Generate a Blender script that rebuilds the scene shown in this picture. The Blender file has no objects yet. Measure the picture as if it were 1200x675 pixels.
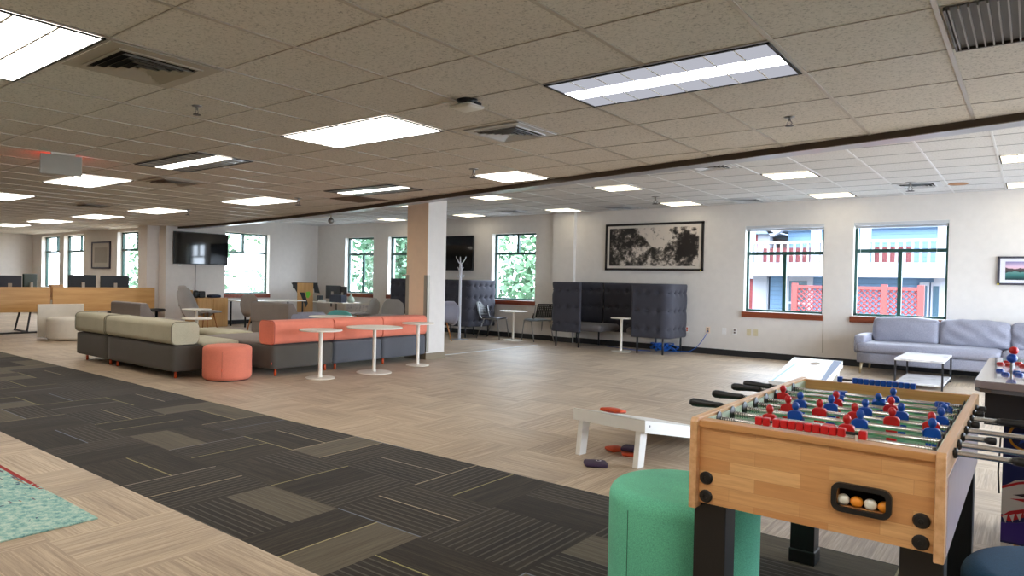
import bpy, bmesh, math, random
from mathutils import Vector, Matrix
random.seed(7)
SC = bpy.context.scene
COL = SC.collection
PI = math.pi

# ------------------------------------------------------------------ camera, world, exposure
TH, PITCH, ROLL = 0.69534, -0.01217, 0.02083
_r = Vector((math.cos(TH), math.sin(TH), 0)); _f = Vector((-math.sin(TH), math.cos(TH), 0)); _u = Vector((0, 0, 1))
_f1 = math.cos(PITCH) * _f + math.sin(PITCH) * _u
_u1 = -math.sin(PITCH) * _f + math.cos(PITCH) * _u
_r2 = math.cos(ROLL) * _r + math.sin(ROLL) * _u1
_u2 = -math.sin(ROLL) * _r + math.cos(ROLL) * _u1
cam_data = bpy.data.cameras.new('camera')
cam = bpy.data.objects.new('camera', cam_data); COL.objects.link(cam)
M = Matrix((( _r2.x, _u2.x, -_f1.x, 0), (_r2.y, _u2.y, -_f1.y, 0), (_r2.z, _u2.z, -_f1.z, 1.3), (0, 0, 0, 1)))
cam.matrix_world = M
cam_data.sensor_width = 36; cam_data.lens = 811.5 / 1200 * 36
cam_data.shift_x = (600 - 533.3) / 1200
cam_data.clip_start = 0.05; cam_data.clip_end = 300
SC.camera = cam
SC.view_settings.view_transform = 'Standard'
SC.view_settings.look = 'None'
SC.view_settings.gamma = 1.0
SC.view_settings.use_curve_mapping = False
SC.view_settings.exposure = 1.15
SKY, LAMP = 7.6, 4.7
W = bpy.data.worlds.new('world'); SC.world = W; W.use_nodes = True
bgn = W.node_tree.nodes['Background']
bgn.inputs[0].default_value = (0.76, 0.85, 1.0, 1); bgn.inputs[1].default_value = SKY
SC.cycles.use_denoising = True
SC.cycles.max_bounces = 7; SC.cycles.diffuse_bounces = 5; SC.cycles.glossy_bounces = 3
SC.cycles.transmission_bounces = 4; SC.cycles.transparent_max_bounces = 8
SC.cycles.sample_clamp_indirect = 8
SC.cycles.caustics_reflective = False; SC.cycles.caustics_refractive = False

def portal(loc, rot, sx, sy):            # marks a window opening for the renderer's sky sampling; adds no light
    d = bpy.data.lights.new('window_portal', 'AREA'); d.shape = 'RECTANGLE'; d.size = sx; d.size_y = sy
    d.cycles.is_portal = True
    o = bpy.data.objects.new('window_portal', d); o.location = loc; o.rotation_euler = rot; COL.objects.link(o)

sun = bpy.data.lights.new('sun', 'SUN'); sun.energy = 1.0; sun.angle = .3; sun.color = (1, .97, .92)
so = bpy.data.objects.new('sun', sun); COL.objects.link(so); so.rotation_euler = (math.radians(48), 0, math.radians(-12))
# ------------------------------------------------------------------ materials
def lin(c):
    return tuple(((v/255)/12.92 if v/255 <= .04045 else ((v/255+.055)/1.055)**2.4) for v in c)
MATS = {}
class NT:
    def __init__(s, name):
        s.m = bpy.data.materials.new(name); s.m.use_nodes = True; s.t = s.m.node_tree; s.N = s.t.nodes
        s.b = s.N['Principled BSDF']; s.out = s.N['Material Output']
    def n(s, typ, **kw):
        x = s.N.new(typ)
        for k, v in kw.items(): setattr(x, k, v)
        return x
    def link(s, a, b): s.t.links.new(a, b)
    def put(s, sock, v):
        if hasattr(v, 'links') or hasattr(v, 'is_output'): s.link(v, sock)
        else: sock.default_value = v
    def math(s, op, a, b=0.0, c=0.0):
        x = s.n('ShaderNodeMath', operation=op); s.put(x.inputs[0], a); s.put(x.inputs[1], b)
        if len(x.inputs) > 2: s.put(x.inputs[2], c)
        return x.outputs[0]
    def xyz(s, v):
        x = s.n('ShaderNodeSeparateXYZ'); s.link(v, x.inputs[0]); return x.outputs
    def comb(s, a, b, c=0.0):
        x = s.n('ShaderNodeCombineXYZ'); s.put(x.inputs[0], a); s.put(x.inputs[1], b); s.put(x.inputs[2], c); return x.outputs[0]
    def mix(s, f, a, b):
        x = s.n('ShaderNodeMix', data_type='RGBA'); s.put(x.inputs[0], f)
        s.put(x.inputs[6], (*a, 1) if isinstance(a, tuple) and len(a) == 3 else a)
        s.put(x.inputs[7], (*b, 1) if isinstance(b, tuple) and len(b) == 3 else b); return x.outputs[2]
    def noise(s, vec, scale, detail=2.0, rough=.5):
        x = s.n('ShaderNodeTexNoise'); x.inputs['Scale'].default_value = scale; x.inputs['Detail'].default_value = detail
        x.inputs['Roughness'].default_value = rough
        if vec is not None: s.link(vec, x.inputs['Vector'])
        return x.outputs
    def white(s, vec):
        x = s.n('ShaderNodeTexWhiteNoise', noise_dimensions='3D'); s.link(vec, x.inputs['Vector']); return x.outputs
    def ramp(s, f, stops):
        x = s.n('ShaderNodeValToRGB'); s.put(x.inputs[0], f); e = x.color_ramp.elements
        e[0].position, e[0].color = stops[0][0], (*stops[0][1], 1); e[1].position, e[1].color = stops[-1][0], (*stops[-1][1], 1)
        for p, c in stops[1:-1]: q = e.new(p); q.color = (*c, 1)
        return x.outputs[0]
    def obco(s): return s.n('ShaderNodeTexCoord').outputs['Object']
    def world(s): return s.n('ShaderNodeNewGeometry').outputs['Position']
    def bump(s, h, strength=.3, dist=.01):
        x = s.n('ShaderNodeBump'); x.inputs['Strength'].default_value = strength; x.inputs['Distance'].default_value = dist
        s.link(h, x.inputs['Height']); s.link(x.outputs[0], s.b.inputs['Normal'])
    def base(s, v): s.put(s.b.inputs['Base Color'], (*v, 1) if isinstance(v, tuple) else v)
    def rough(s, v): s.put(s.b.inputs['Roughness'], v)

def mat(name, rgb, rough=.6, metal=0.0, coat=0.0):
    if name in MATS: return MATS[name]
    t = NT(name); c = lin(rgb)
    n = t.noise(t.obco(), 9.0)
    t.base(t.mix(n[0], tuple(v*.94 for v in c), tuple(min(1, v*1.05) for v in c)))
    t.rough(rough); t.b.inputs['Metallic'].default_value = metal; t.b.inputs['Coat Weight'].default_value = coat
    MATS[name] = t.m; return t.m
def fabric(name, rgb, amt=.16, scale=240, rough=.92):
    if name in MATS: return MATS[name]
    t = NT(name); c = lin(rgb); co = t.obco()
    n = t.noise(co, scale, 2.0, .7)[0]; n2 = t.noise(co, 5.0)[0]
    k = t.math('ADD', t.math('MULTIPLY', n, .8), t.math('MULTIPLY', n2, .2))
    t.base(t.ramp(k, [(.3, tuple(v*(1-amt*1.6) for v in c)), (.7, tuple(min(1, v*(1+amt)) for v in c))]))
    t.rough(rough); t.b.inputs['Sheen Weight'].default_value = .07; t.bump(n, .25, .004)
    MATS[name] = t.m; return t.m
def emit(name, rgb, strength):
    if name in MATS: return MATS[name]
    t = NT(name); e = t.n('ShaderNodeEmission'); e.inputs[0].default_value = (*lin(rgb), 1); e.inputs[1].default_value = strength
    t.link(e.outputs[0], t.out.inputs[0]); MATS[name] = t.m; return t.m

def carpet():
    t = NT('carpet_tiles'); P = t.world(); x, y, z = t.xyz(P)
    T = .63
    u = t.math('DIVIDE', t.math('ADD', x, 2.34), T); v = t.math('DIVIDE', t.math('SUBTRACT', y, 1.94), T)
    cu = t.math('FLOOR', u); cv = t.math('FLOOR', v)
    fu = t.math('FRACT', u); fv = t.math('FRACT', v)
    par = t.math('FLOORED_MODULO', t.math('ADD', cu, cv), 2.0)
    inv = t.math('SUBTRACT', 1.0, par)
    s = t.math('ADD', t.math('MULTIPLY', fu, par), t.math('MULTIPLY', fv, inv))        # across the stripes
    a = t.math('ADD', t.math('MULTIPLY', fv, par), t.math('MULTIPLY', fu, inv))        # along the stripes
    half = t.math('FLOOR', t.math('MULTIPLY', s, 2.0))
    seed = t.comb(cu, cv, half); seed2 = t.comb(cv, cu, 7.3)
    r1 = t.xyz(t.white(seed)[1]); r2 = t.xyz(t.white(seed2)[1])
    off = t.math('MULTIPLY', r1[0], 31.0)
    fine = t.noise(t.comb(t.math('ADD', t.math('MULTIPLY', s, 46.0), off), t.math('MULTIPLY', a, 1.2), off), 1.0, 3.0, .7)[0]
    wide = t.noise(t.comb(t.math('ADD', t.math('MULTIPLY', s, 5.0), off), t.math('MULTIPLY', a, .6), off), 1.0, 1.0)[0]
    speck = t.noise(P, 420.0, 1.0)[0]
    comb_ = t.math('ADD', t.math('MULTIPLY', t.math('SUBTRACT', fine, .5), 1.7), t.math('ADD', t.math('MULTIPLY', t.math('SUBTRACT', wide, .5), .45), t.math('MULTIPLY', t.math('SUBTRACT', speck, .5), .7)))
    k = t.math('ADD', t.math('ADD', comb_, .5), t.math('MULTIPLY', t.math('SUBTRACT', r1[1], .5), .22))
    # pin stripes in the darker carpet
    pins = t.math('FRACT', t.math('MULTIPLY', s, 14.0))
    pin = t.math('MULTIPLY', t.math('LESS_THAN', pins, .22), t.math('GREATER_THAN', r1[2], .30))
    # accent yarn line at the half-tile edge
    e = t.math('FRACT', t.math('MULTIPLY', s, 2.0))
    acc = t.math('MULTIPLY', t.math('LESS_THAN', e, .028), t.math('GREATER_THAN', r1[0], .42))
    lt = t.math('GREATER_THAN', r1[1], .76)
    # beige carpet
    beige = t.ramp(k, [(0.0, lin((120, 97, 73))), (.5, lin((172, 148, 119))), (1.0, lin((212, 193, 164)))])
    beige = t.mix(t.math('MULTIPLY', acc, .55), beige, lin((206, 186, 146)))
    bands = t.math('MULTIPLY', r2[1], .3)
    beige = t.mix(bands, beige, t.mix(k, lin((134, 114, 92)), lin((188, 170, 142))))
    dark = t.ramp(k, [(0.0, lin((22, 18, 14))), (.55, lin((50, 43, 34))), (1.0, lin((78, 70, 57)))])
    dlt = t.ramp(k, [(0.0, lin((62, 55, 45))), (1.0, lin((106, 97, 80)))])
    dark = t.mix(lt, dark, dlt)
    dark = t.mix(t.math('MULTIPLY', pin, .38), dark, lin((112, 107, 98)))
    accol = t.ramp(r1[2], [(.2, lin((176, 168, 112))), (.5, lin((196, 178, 148))), (.8, lin((120, 130, 146)))])
    dark = t.mix(t.math('MULTIPLY', acc, .7), dark, accol)
    inb = t.math('MULTIPLY', t.math('GREATER_THAN', y, 1.94), t.math('LESS_THAN', y, 3.84))
    t.base(t.mix(inb, beige, dark)); t.rough(t.math('ADD', .5, t.math('MULTIPLY', inb, .38))); t.put(t.b.inputs['Specular IOR Level'], t.math('SUBTRACT', .75, t.math('MULTIPLY', inb, .55))); t.bump(k, .2, .003)
    t.b.inputs['Sheen Weight'].default_value = .06
    return t.m
def ceiling_tile(name, rgb):
    t = NT(name); P = t.world(); c = lin(rgb)
    n = t.noise(P, 62.0, 4.0, .8)[0]; n2 = t.noise(P, 1.2)[0]
    col = t.ramp(n, [(.34, tuple(v*.42 for v in c)), (.46, tuple(v*.9 for v in c)), (.7, c)])
    t.base(t.mix(t.math('MULTIPLY', n2, .25), col, tuple(v*.86 for v in c))); t.rough(.95); t.bump(n, .25, .003)
    return t.m
def block_wood():
    t = NT('butcher_block_beech'); co = t.obco(); x, y, z = t.xyz(co)
    vec = t.comb(t.math('ADD', x, y), z, 0.0)
    b = t.n('ShaderNodeTexBrick'); t.link(vec, b.inputs['Vector'])
    b.inputs['Color1'].default_value = (*lin((232, 188, 130)), 1); b.inputs['Color2'].default_value = (*lin((198, 132, 70)), 1)
    b.inputs['Mortar'].default_value = (*lin((176, 122, 72)), 1)
    b.inputs['Scale'].default_value = 1.0; b.inputs['Mortar Size'].default_value = .0006; b.inputs['Mortar Smooth'].default_value = .5
    b.inputs['Brick Width'].default_value = .21; b.inputs['Row Height'].default_value = .043; b.offset = .37; b.offset_frequency = 2
    g = t.noise(t.comb(t.math('MULTIPLY', t.math('ADD', x, y), 6.0), t.math('MULTIPLY', z, 90.0), 0.0), 1.0, 4.0, .65)[0]
    g2 = t.noise(t.comb(t.math('MULTIPLY', t.math('ADD', x, y), 3.0), t.math('MULTIPLY', z, 22.0), 3.0), 1.0, 2.0)[0]
    c = t.mix(t.math('MULTIPLY', t.math('SUBTRACT', g, .35), 1.5), b.outputs[0], lin((172, 112, 60)))
    c = t.mix(t.math('MULTIPLY', g2, .3), c, lin((238, 200, 148)))
    t.base(c); t.rough(.38); t.b.inputs['Coat Weight'].default_value = .15
    return t.m
def grain(name, c1, c2, rough=.45, axis='x', sc=40.0):
    if name in MATS: return MATS[name]
    t = NT(name); co = t.obco(); x, y, z = t.xyz(co)
    if axis == 'x': v = t.comb(t.math('MULTIPLY', x, 1.2), t.math('MULTIPLY', y, sc), t.math('MULTIPLY', z, sc))
    elif axis == 'y': v = t.comb(t.math('MULTIPLY', x, sc), t.math('MULTIPLY', y, 1.2), t.math('MULTIPLY', z, sc))
    else: v = t.comb(t.math('MULTIPLY', x, sc), t.math('MULTIPLY', y, sc), t.math('MULTIPLY', z, 1.2))
    n = t.noise(v, 1.0, 4.0, .6)[0]
    t.base(t.ramp(n, [(.3, lin(c2)), (.7, lin(c1))])); t.rough(rough)
    MATS[name] = t.m; return t.m
def glass():
    t = NT('window_glass'); tr = t.n('ShaderNodeBsdfTransparent'); tr.inputs[0].default_value = (.97, .985, .98, 1)
    gl = t.n('ShaderNodeBsdfGlossy'); gl.inputs['Roughness'].default_value = .02
    fr = t.n('ShaderNodeLayerWeight'); fr.inputs[0].default_value = .5
    fac = t.math('ADD', .03, t.math('MULTIPLY', t.math('POWER', fr.outputs['Facing'], 5.0), .6))
    mx = t.n('ShaderNodeMixShader'); t.link(fac, mx.inputs[0]); t.link(tr.outputs[0], mx.inputs[1]); t.link(gl.outputs[0], mx.inputs[2])
    t.link(mx.outputs[0], t.out.inputs[0]); return t.m
def art_trees():
    t = NT('ink_foliage_print'); x, y, z = t.xyz(t.obco())
    u = t.math('DIVIDE', x, 1.9); v = t.math('DIVIDE', z, .78)       # -.5 to .5
    P = t.comb(x, z, 0.0)
    n = t.noise(P, 5.0, 9.0, .72)[0]; m = t.noise(P, 1.9, 4.0, .6)[0]
    left = t.math('SUBTRACT', .27, t.math('MULTIPLY', t.math('ADD', u, .5), .46))
    du = t.math('SUBTRACT', u, .34); dv = t.math('SUBTRACT', v, .08)
    r = t.math('SQRT', t.math('ADD', t.math('MULTIPLY', t.math('MULTIPLY', du, du), 9.0), t.math('MULTIPLY', t.math('MULTIPLY', dv, dv), 1.6)))
    right = t.math('SUBTRACT', .40, t.math('MULTIPLY', r, .60))
    low = t.math('MULTIPLY', t.math('SUBTRACT', -.05, v), .10)
    mass = t.math('ADD', t.math('MAXIMUM', left, right), low)
    k = t.math('ADD', t.math('ADD', t.math('SUBTRACT', t.math('MULTIPLY', n, 1.7), .35), t.math('MULTIPLY', t.math('SUBTRACT', m, .5), 1.0)), mass)
    t.base(t.ramp(k, [(.50, lin((214, 203, 192))), (.60, lin((120, 112, 104))), (.72, lin((34, 30, 28)))])); t.rough(.35)
    return t.m
def art_lake():
    t = NT('lake_at_dusk_print'); x, y, z = t.xyz(t.obco()); v = t.math('DIVIDE', z, .24)
    P = t.comb(t.math('MULTIPLY', x, 3.0), t.math('MULTIPLY', z, 22.0), 0.0)
    n = t.noise(P, 1.0, 3.0)[0]; hill = t.noise(t.comb(t.math('MULTIPLY', x, 7.0), 0.0, 0.0), 1.0, 4.0)[0]
    vv = t.math('ADD', v, t.math('MULTIPLY', t.math('SUBTRACT', n, .5), .12))
    c = t.ramp(t.math('ADD', vv, .5), [(0.0, lin((30, 62, 66))), (.25, lin((60, 120, 118))), (.5, lin((120, 160, 150))), (.56, lin((226, 180, 178))), (.75, lin((218, 188, 208))), (1.0, lin((150, 140, 180)))])
    h = t.math('MULTIPLY', t.math('LESS_THAN', t.math('ABSOLUTE', t.math('SUBTRACT', v, .03)), t.math('SUBTRACT', t.math('MULTIPLY', hill, .42), .1)), .9)
    t.base(t.mix(h, c, lin((34, 30, 36)))); t.rough(.3); return t.m
def rug_mat():
    t = NT('abstract_teal_rug'); x, y, z = t.xyz(t.world()); P = t.world()
    n = t.noise(P, 26.0, 5.0, .8)[0]; n2 = t.noise(P, 4.0, 3.0)[0]
    c = t.ramp(n, [(.34, lin((84, 136, 138))), (.47, lin((140, 182, 172))), (.6, lin((188, 208, 192))), (.8, lin((216, 218, 196)))])
    spots = t.noise(P, 14.0, 2.0)[0]
    c = t.mix(t.math('GREATER_THAN', spots, .69), c, lin((52, 78, 104)))
    st = t.noise(t.comb(t.math('MULTIPLY', x, 3.0), t.math('MULTIPLY', y, 46.0), 0.0), 1.0, 3.0)[0]
    lft = t.math('GREATER_THAN', t.math('SUBTRACT', -4.0, x), t.math('MULTIPLY', t.math('SUBTRACT', n2, .3), 2.2))
    c = t.mix(t.math('MULTIPLY', t.math('GREATER_THAN', st, .60), lft), c, lin((104, 84, 98)))
    c = t.mix(t.math('MULTIPLY', t.math('GREATER_THAN', st, .68), lft), c, lin((206, 172, 92)))
    red = t.math('MULTIPLY', t.math('GREATER_THAN', y, 1.572), t.math('LESS_THAN', x, t.math('ADD', -4.9, t.math('MULTIPLY', t.noise(P, 60.0, 2.0)[0], .75))))
    c = t.mix(red, c, lin((156, 42, 38)))
    t.base(c); t.rough(.95); t.bump(n, .5, .006); return t.m
def marble():
    t = NT('pale_marble_top'); n = t.noise(t.obco(), 6.0, 6.0, .6)[0]
    t.base(t.ramp(n, [(.36, lin((206, 203, 203))), (.46, lin((230, 228, 228))), (.7, lin((240, 239, 240)))])); t.rough(.25); return t.m
def siding(name, rgb):
    t = NT(name); x, y, z = t.xyz(t.world()); f = t.math('FRACT', t.math('MULTIPLY', z, 7.0)); c = lin(rgb)
    t.base(t.mix(t.math('LESS_THAN', f, .12), c, tuple(v*.6 for v in c))); t.rough(.7); return t.m

m_carpet = carpet(); m_ceil = ceiling_tile('mineral_fibre_tile_near', (222, 216, 208)); m_ceil2 = ceiling_tile('mineral_fibre_tile_far', (226, 226, 228))
m_tbar = mat('tbar_grey_metal', (176, 168, 158), .3, .35); m_tbar2 = mat('tbar_far', (214, 216, 220), .3, .2)
m_wall = mat('painted_wall_cream', (224, 218, 212), .85); m_tan = mat('matte_tan', (240, 212, 182), .85)
m_white = mat('white_paint', (232, 230, 224), .5); m_black = mat('black_plastic', (20, 20, 21), .4)
m_base = mat('black_vinyl_base', (34, 34, 36), .5); m_guard = mat('corner_guard_grey', (168, 162, 148), .35, .25); m_tanbase = mat('tan_vinyl_base', (136, 122, 100), .6)
m_fasc = mat('brown_fascia', (74, 62, 50), .7); m_soff = mat('soffit_paint', (168, 174, 190), .3)
m_green = mat('green_window_frame', (34, 74, 68), .4); m_sill = grain('cherry_sill', (150, 74, 44), (112, 48, 28), .35)
m_glass = glass(); m_blk = block_wood()
m_beech = grain('beech_rail', (226, 184, 138), (200, 152, 104), .35, 'y'); m_beechx = grain('beech_cap', (218, 168, 112), (188, 134, 80), .35, 'x')
m_birch = grain('birch_panel', (216, 168, 104), (196, 144, 82), .45, 'y', 14.0); m_oak = grain('oak_leg', (198, 134, 74), (170, 104, 52), .4, 'z')
m_birchz = grain('birch_upright', (206, 160, 100), (184, 136, 78), .45, 'z', 14.0)
m_chrome = mat('chrome_rod', (214, 212, 208), .24, .9); m_steel = mat('brushed_steel', (150, 150, 150), .3, 1.0)
m_dkmetal = mat('dark_metal_leg', (64, 64, 68), .35, .7); m_grout = mat('grey_panel', (120, 120, 118), .6)
m_tabw = mat('white_table_laminate', (236, 230, 218), .35); m_marble = marble()
m_gfab = fabric('sage_grey_upholstery', (186, 180, 154)); m_dfab = fabric('charcoal_upholstery', (84, 79, 72)); m_dfab2 = fabric('slate_upholstery', (92, 94, 100))
m_coral = fabric('coral_upholstery', (232, 132, 106)); m_greenf = fabric('jade_felt', (110, 204, 166), .24, 300); m_navy = fabric('navy_felt', (24, 74, 108), .2)
m_taupe = fabric('taupe_upholstery', (136, 126, 120)); m_lav = fabric('lavender_grey_velvet', (146, 146, 160), .16, 90, .6)
m_booth = fabric('anthracite_booth_felt', (60, 60, 70), .14); m_beigef = fabric('pale_grey_upholstery', (228, 220, 206)); m_grayc = fabric('warm_grey_shell', (160, 152, 146))
m_orangeleg = mat('orange_leg', (216, 86, 40), .4); m_red = mat('red_plastic', (196, 26, 30), .3); m_blue = mat('blue_plastic', (16, 72, 168), .3)
m_field = mat('green_pitch', (104, 196, 142), .35); m_fwall = mat('pale_green_side_panel', (206, 218, 198), .4)
m_orange = mat('orange_ball', (240, 150, 40), .35); m_wball = mat('ivory_ball', (226, 226, 214), .35)
m_dark = mat('arcade_black', (38, 38, 40), .25); m_navyp = mat('navy_panel', (34, 36, 84), .3); m_gold = mat('gold_ink', (214, 146, 48), .4)
m_greyrail = mat('grey_rod', (120, 116, 110), .35, .6); m_screen = mat('tv_glass', (10, 10, 11), .06, 0, .5)
m_teal = mat('teal_plastic', (110, 196, 190), .5); m_mint = mat('mint_glass', (196, 216, 200), .3)
m_purple = fabric('plum_bag_cloth', (58, 38, 64)); m_orfab = fabric('orange_bag_cloth', (196, 74, 36)); m_cable = mat('blue_cable', (24, 96, 190), .45)
m_cordw = mat('black_cord', (30, 30, 30), .5); m_leaf = mat('leaf_green', (76, 112, 84), .6); m_leaf2 = mat('leaf_light_green', (98, 132, 100), .6); m_bark = mat('bark', (90, 74, 60), .9)
m_vent = mat('vent_enamel', (172, 162, 148), .5); m_vent2 = mat('vent_enamel_white', (200, 202, 206), .5); m_void = mat('vent_shadow_black', (16, 15, 14), .9)
m_lampblk = mat('lamp_gap_black', (24, 23, 22), .6)
m_lamp = emit('lamp_diffuser', (255, 250, 242), LAMP); m_lampc = emit('lamp_diffuser_cool', (238, 243, 255), LAMP)
m_lampd = emit('lamp_diffuser_side', (222, 224, 236), LAMP*.062); m_lamp2 = emit('lamp_far', (255, 246, 222), LAMP*.4)
m_baf = mat('lamp_baffle_grey', (96, 92, 84), .3, .5)

# ------------------------------------------------------------------ mesh helpers
def new_bm(): return bmesh.new()
def box(bm, x0, x1, y0, y1, z0, z1, bev=0.0, seg=2):
    r = bmesh.ops.create_cube(bm, size=1.0); vs = r['verts']
    for v in vs:
        v.co = Vector(((x0+x1)/2+v.co.x*(x1-x0), (y0+y1)/2+v.co.y*(y1-y0), (z0+z1)/2+v.co.z*(z1-z0)))
    if bev > 0:
        es = list({e for v in vs for e in v.link_edges})
        bmesh.ops.bevel(bm, geom=es, offset=bev, segments=seg, profile=.5, affect='EDGES')
    return bm
def frame_axes(d):
    d = d.normalized(); a = Vector((0, 0, 1)) if abs(d.z) < .9 else Vector((1, 0, 0))
    x = d.cross(a).normalized(); return x, d.cross(x).normalized()
def tube(bm, pts, r, n=8, r2=None, cap=True):
    pts = [Vector(p) for p in pts]; rings = []
    for i, p in enumerate(pts):
        d = (pts[min(i+1, len(pts)-1)] - pts[max(i-1, 0)])
        if d.length < 1e-9: d = Vector((0, 0, 1))
        x, y = frame_axes(d)
        if rings:
            px = rings[-1][1]; x = (px - px.dot(d.normalized())*d.normalized()).normalized(); y = d.normalized().cross(x)
        rr = r if r2 is None else r + (r2-r)*i/max(1, len(pts)-1)
        rings.append(([bm.verts.new(p + rr*(math.cos(2*PI*k/n)*x + math.sin(2*PI*k/n)*y)) for k in range(n)], x))
    for (a, _), (b, _) in zip(rings, rings[1:]):
        for k in range(n): bm.faces.new((a[k], a[(k+1) % n], b[(k+1) % n], b[k]))
    if cap:
        bm.faces.new(rings[0][0][::-1]); bm.faces.new(rings[-1][0])
    return bm
def lathe(bm, prof, cx=0, cy=0, n=32):
    rings = []
    for r, z in prof:
        rings.append([bm.verts.new((cx+r*math.cos(2*PI*k/n), cy+r*math.sin(2*PI*k/n), z)) for k in range(n)] if r > 1e-5 else [bm.verts.new((cx, cy, z))])
    for a, b in zip(rings, rings[1:]):
        for k in range(n):
            A = [a[k], a[(k+1) % n]] if len(a) > 1 else [a[0]]
            Bq = [b[(k+1) % n], b[k]] if len(b) > 1 else [b[0]]
            f = A+Bq
            if len(f) > 2: bm.faces.new(f)
    if len(rings[0]) > 1: bm.faces.new(rings[0][::-1])
    if len(rings[-1]) > 1: bm.faces.new(rings[-1])
    return bm
def prism(bm, poly, lo, hi, axis='z', bev=0.0):
    def P(a, b, c):
        return {'z': (a, b, c), 'y': (a, c, b), 'x': (c, a, b)}[axis]
    A = [bm.verts.new(P(a, b, lo)) for a, b in poly]; Bv = [bm.verts.new(P(a, b, hi)) for a, b in poly]
    n = len(poly)
    fs = [bm.faces.new(A[::-1]), bm.faces.new(Bv)]
    for k in range(n): fs.append(bm.faces.new((A[k], A[(k+1) % n], Bv[(k+1) % n], Bv[k])))
    if bev > 0:
        es = list({e for v in A+Bv for e in v.link_edges}); bmesh.ops.bevel(bm, geom=es, offset=bev, segments=2, profile=.5, affect='EDGES')
    return bm
def sphere(bm, c, r, sx=1, sy=1, sz=1, seg=16):
    m = seg//2+1; rows = []
    for i in range(m+1):
        t = PI*i/m; z = r*math.cos(t)*sz; q = r*math.sin(t)
        rows.append([bm.verts.new((c[0], c[1], c[2]+z))] if i in (0, m) else [bm.verts.new((c[0]+q*sx*math.cos(2*PI*k/seg), c[1]+q*sy*math.sin(2*PI*k/seg), c[2]+z)) for k in range(seg)])
    for A, B_ in zip(rows, rows[1:]):
        for k in range(seg):
            j = (k+1) % seg
            if len(A) == 1: bm.faces.new((A[0], B_[k], B_[j]))
            elif len(B_) == 1: bm.faces.new((A[k], B_[0], A[j]))
            else: bm.faces.new((A[k], B_[k], B_[j], A[j]))
    return bm
def cushion(bm, x0, x1, y0, y1, z0, z1, r=.05, bulge=.02, n=12, wr=0.0, sd=0):
    """rounded, slightly bulging upholstery block"""
    rnd = random.Random(sd); ph = [rnd.uniform(0, 6) for _ in range(6)]
    h = Vector(((x1-x0)/2, (y1-y0)/2, (z1-z0)/2)); c = Vector(((x0+x1)/2, (y0+y1)/2, (z0+z1)/2))
    before = set(bm.verts)
    q = bmesh.ops.create_cube(bm, size=2.0); es = list({e for v in q['verts'] for e in v.link_edges})
    bmesh.ops.subdivide_edges(bm, edges=es, cuts=n, use_grid_fill=True)
    vs = [v for v in bm.verts if v not in before]
    r = min(r, h.x*.98, h.y*.98, h.z*.98)
    for v in vs:
        p = v.co
        def conc(t, hh):                      # put more vertices in the rounded rim
            return math.copysign(1-(1-abs(t))**1.35, t)*hh if abs(t) < 1 else t*hh
        w = Vector((conc(p.x, h.x), conc(p.y, h.y), conc(p.z, h.z)))
        inn = Vector((max(-h.x+r, min(h.x-r, w.x)), max(-h.y+r, min(h.y-r, w.y)), max(-h.z+r, min(h.z-r, w.z))))
        d = w-inn
        if d.length > 1e-6: w = inn + d.normalized()*r
        ax, ay, az = [max(0, 1-(w[i]/h[i])**2) for i in range(3)]
        if abs(p.z) > .999: w.z += math.copysign(bulge*ax*ay, p.z)
        if abs(p.y) > .999: w.y += math.copysign(bulge*ax*az, p.y)
        if abs(p.x) > .999: w.x += math.copysign(bulge*ay*az, p.x)
        if wr:
            k = wr*(math.sin(w.x*23+w.z*31+ph[0])+math.sin(w.x*41-w.z*17+ph[1])*.6+math.sin(w.z*37+w.x*9+ph[2])*.5)
            w += Vector((0, -k*.6, k*.3))
        v.co = c+w
    return bm
def obj(name, bm, m, parent=None, smooth=False, loc=None):
    bmesh.ops.recalc_face_normals(bm, faces=bm.faces[:])
    me = bpy.data.meshes.new(name); bm.to_mesh(me); bm.free()
    o = bpy.data.objects.new(name, me); COL.objects.link(o)
    for mm in (m if isinstance(m, (list, tuple)) else [m]): me.materials.append(mm)
    if smooth:
        for p in me.polygons: p.use_smooth = True
        if smooth == 'auto':
            try: me.set_sharp_from_angle(angle=math.radians(38))
            except Exception: pass
            w = o.modifiers.new('weighted_normals', 'WEIGHTED_NORMAL'); w.keep_sharp = True; w.weight = 90
    if parent: o.parent = parent
    if loc: o.location = loc
    return o
def thing(name, label, cat, loc=(0, 0, 0), rz=0, group=None):
    o = bpy.data.objects.new(name, None); COL.objects.link(o); o.empty_display_size = .1
    o.location = loc; o.rotation_euler = (0, 0, rz); o['label'] = label; o['category'] = cat
    if group: o['group'] = group
    return o
def tag(o, label, cat, group=None):
    o['label'] = label; o['category'] = cat
    if group: o['group'] = group
    return o
def struct(name, bm, m, parent=None, smooth=False):
    o = obj(name, bm, m, parent, smooth)
    if not parent: o['kind'] = 'structure'
    return o
def dup(root, loc=None, rz=None, label=None, group=None):
    r = root.copy(); COL.objects.link(r)
    if loc is not None: r.location = loc
    if rz is not None: r.rotation_euler = (0, 0, rz)
    if label: r['label'] = label
    if group: r['group'] = group
    for ch in list(root.children):
        c = ch.copy(); COL.objects.link(c); c.parent = r
        for g in list(ch.children):
            d = g.copy(); COL.objects.link(d); d.parent = c
    return r
def one(fn, *a, **k): bm = new_bm(); fn(bm, *a, **k); return bm

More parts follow.
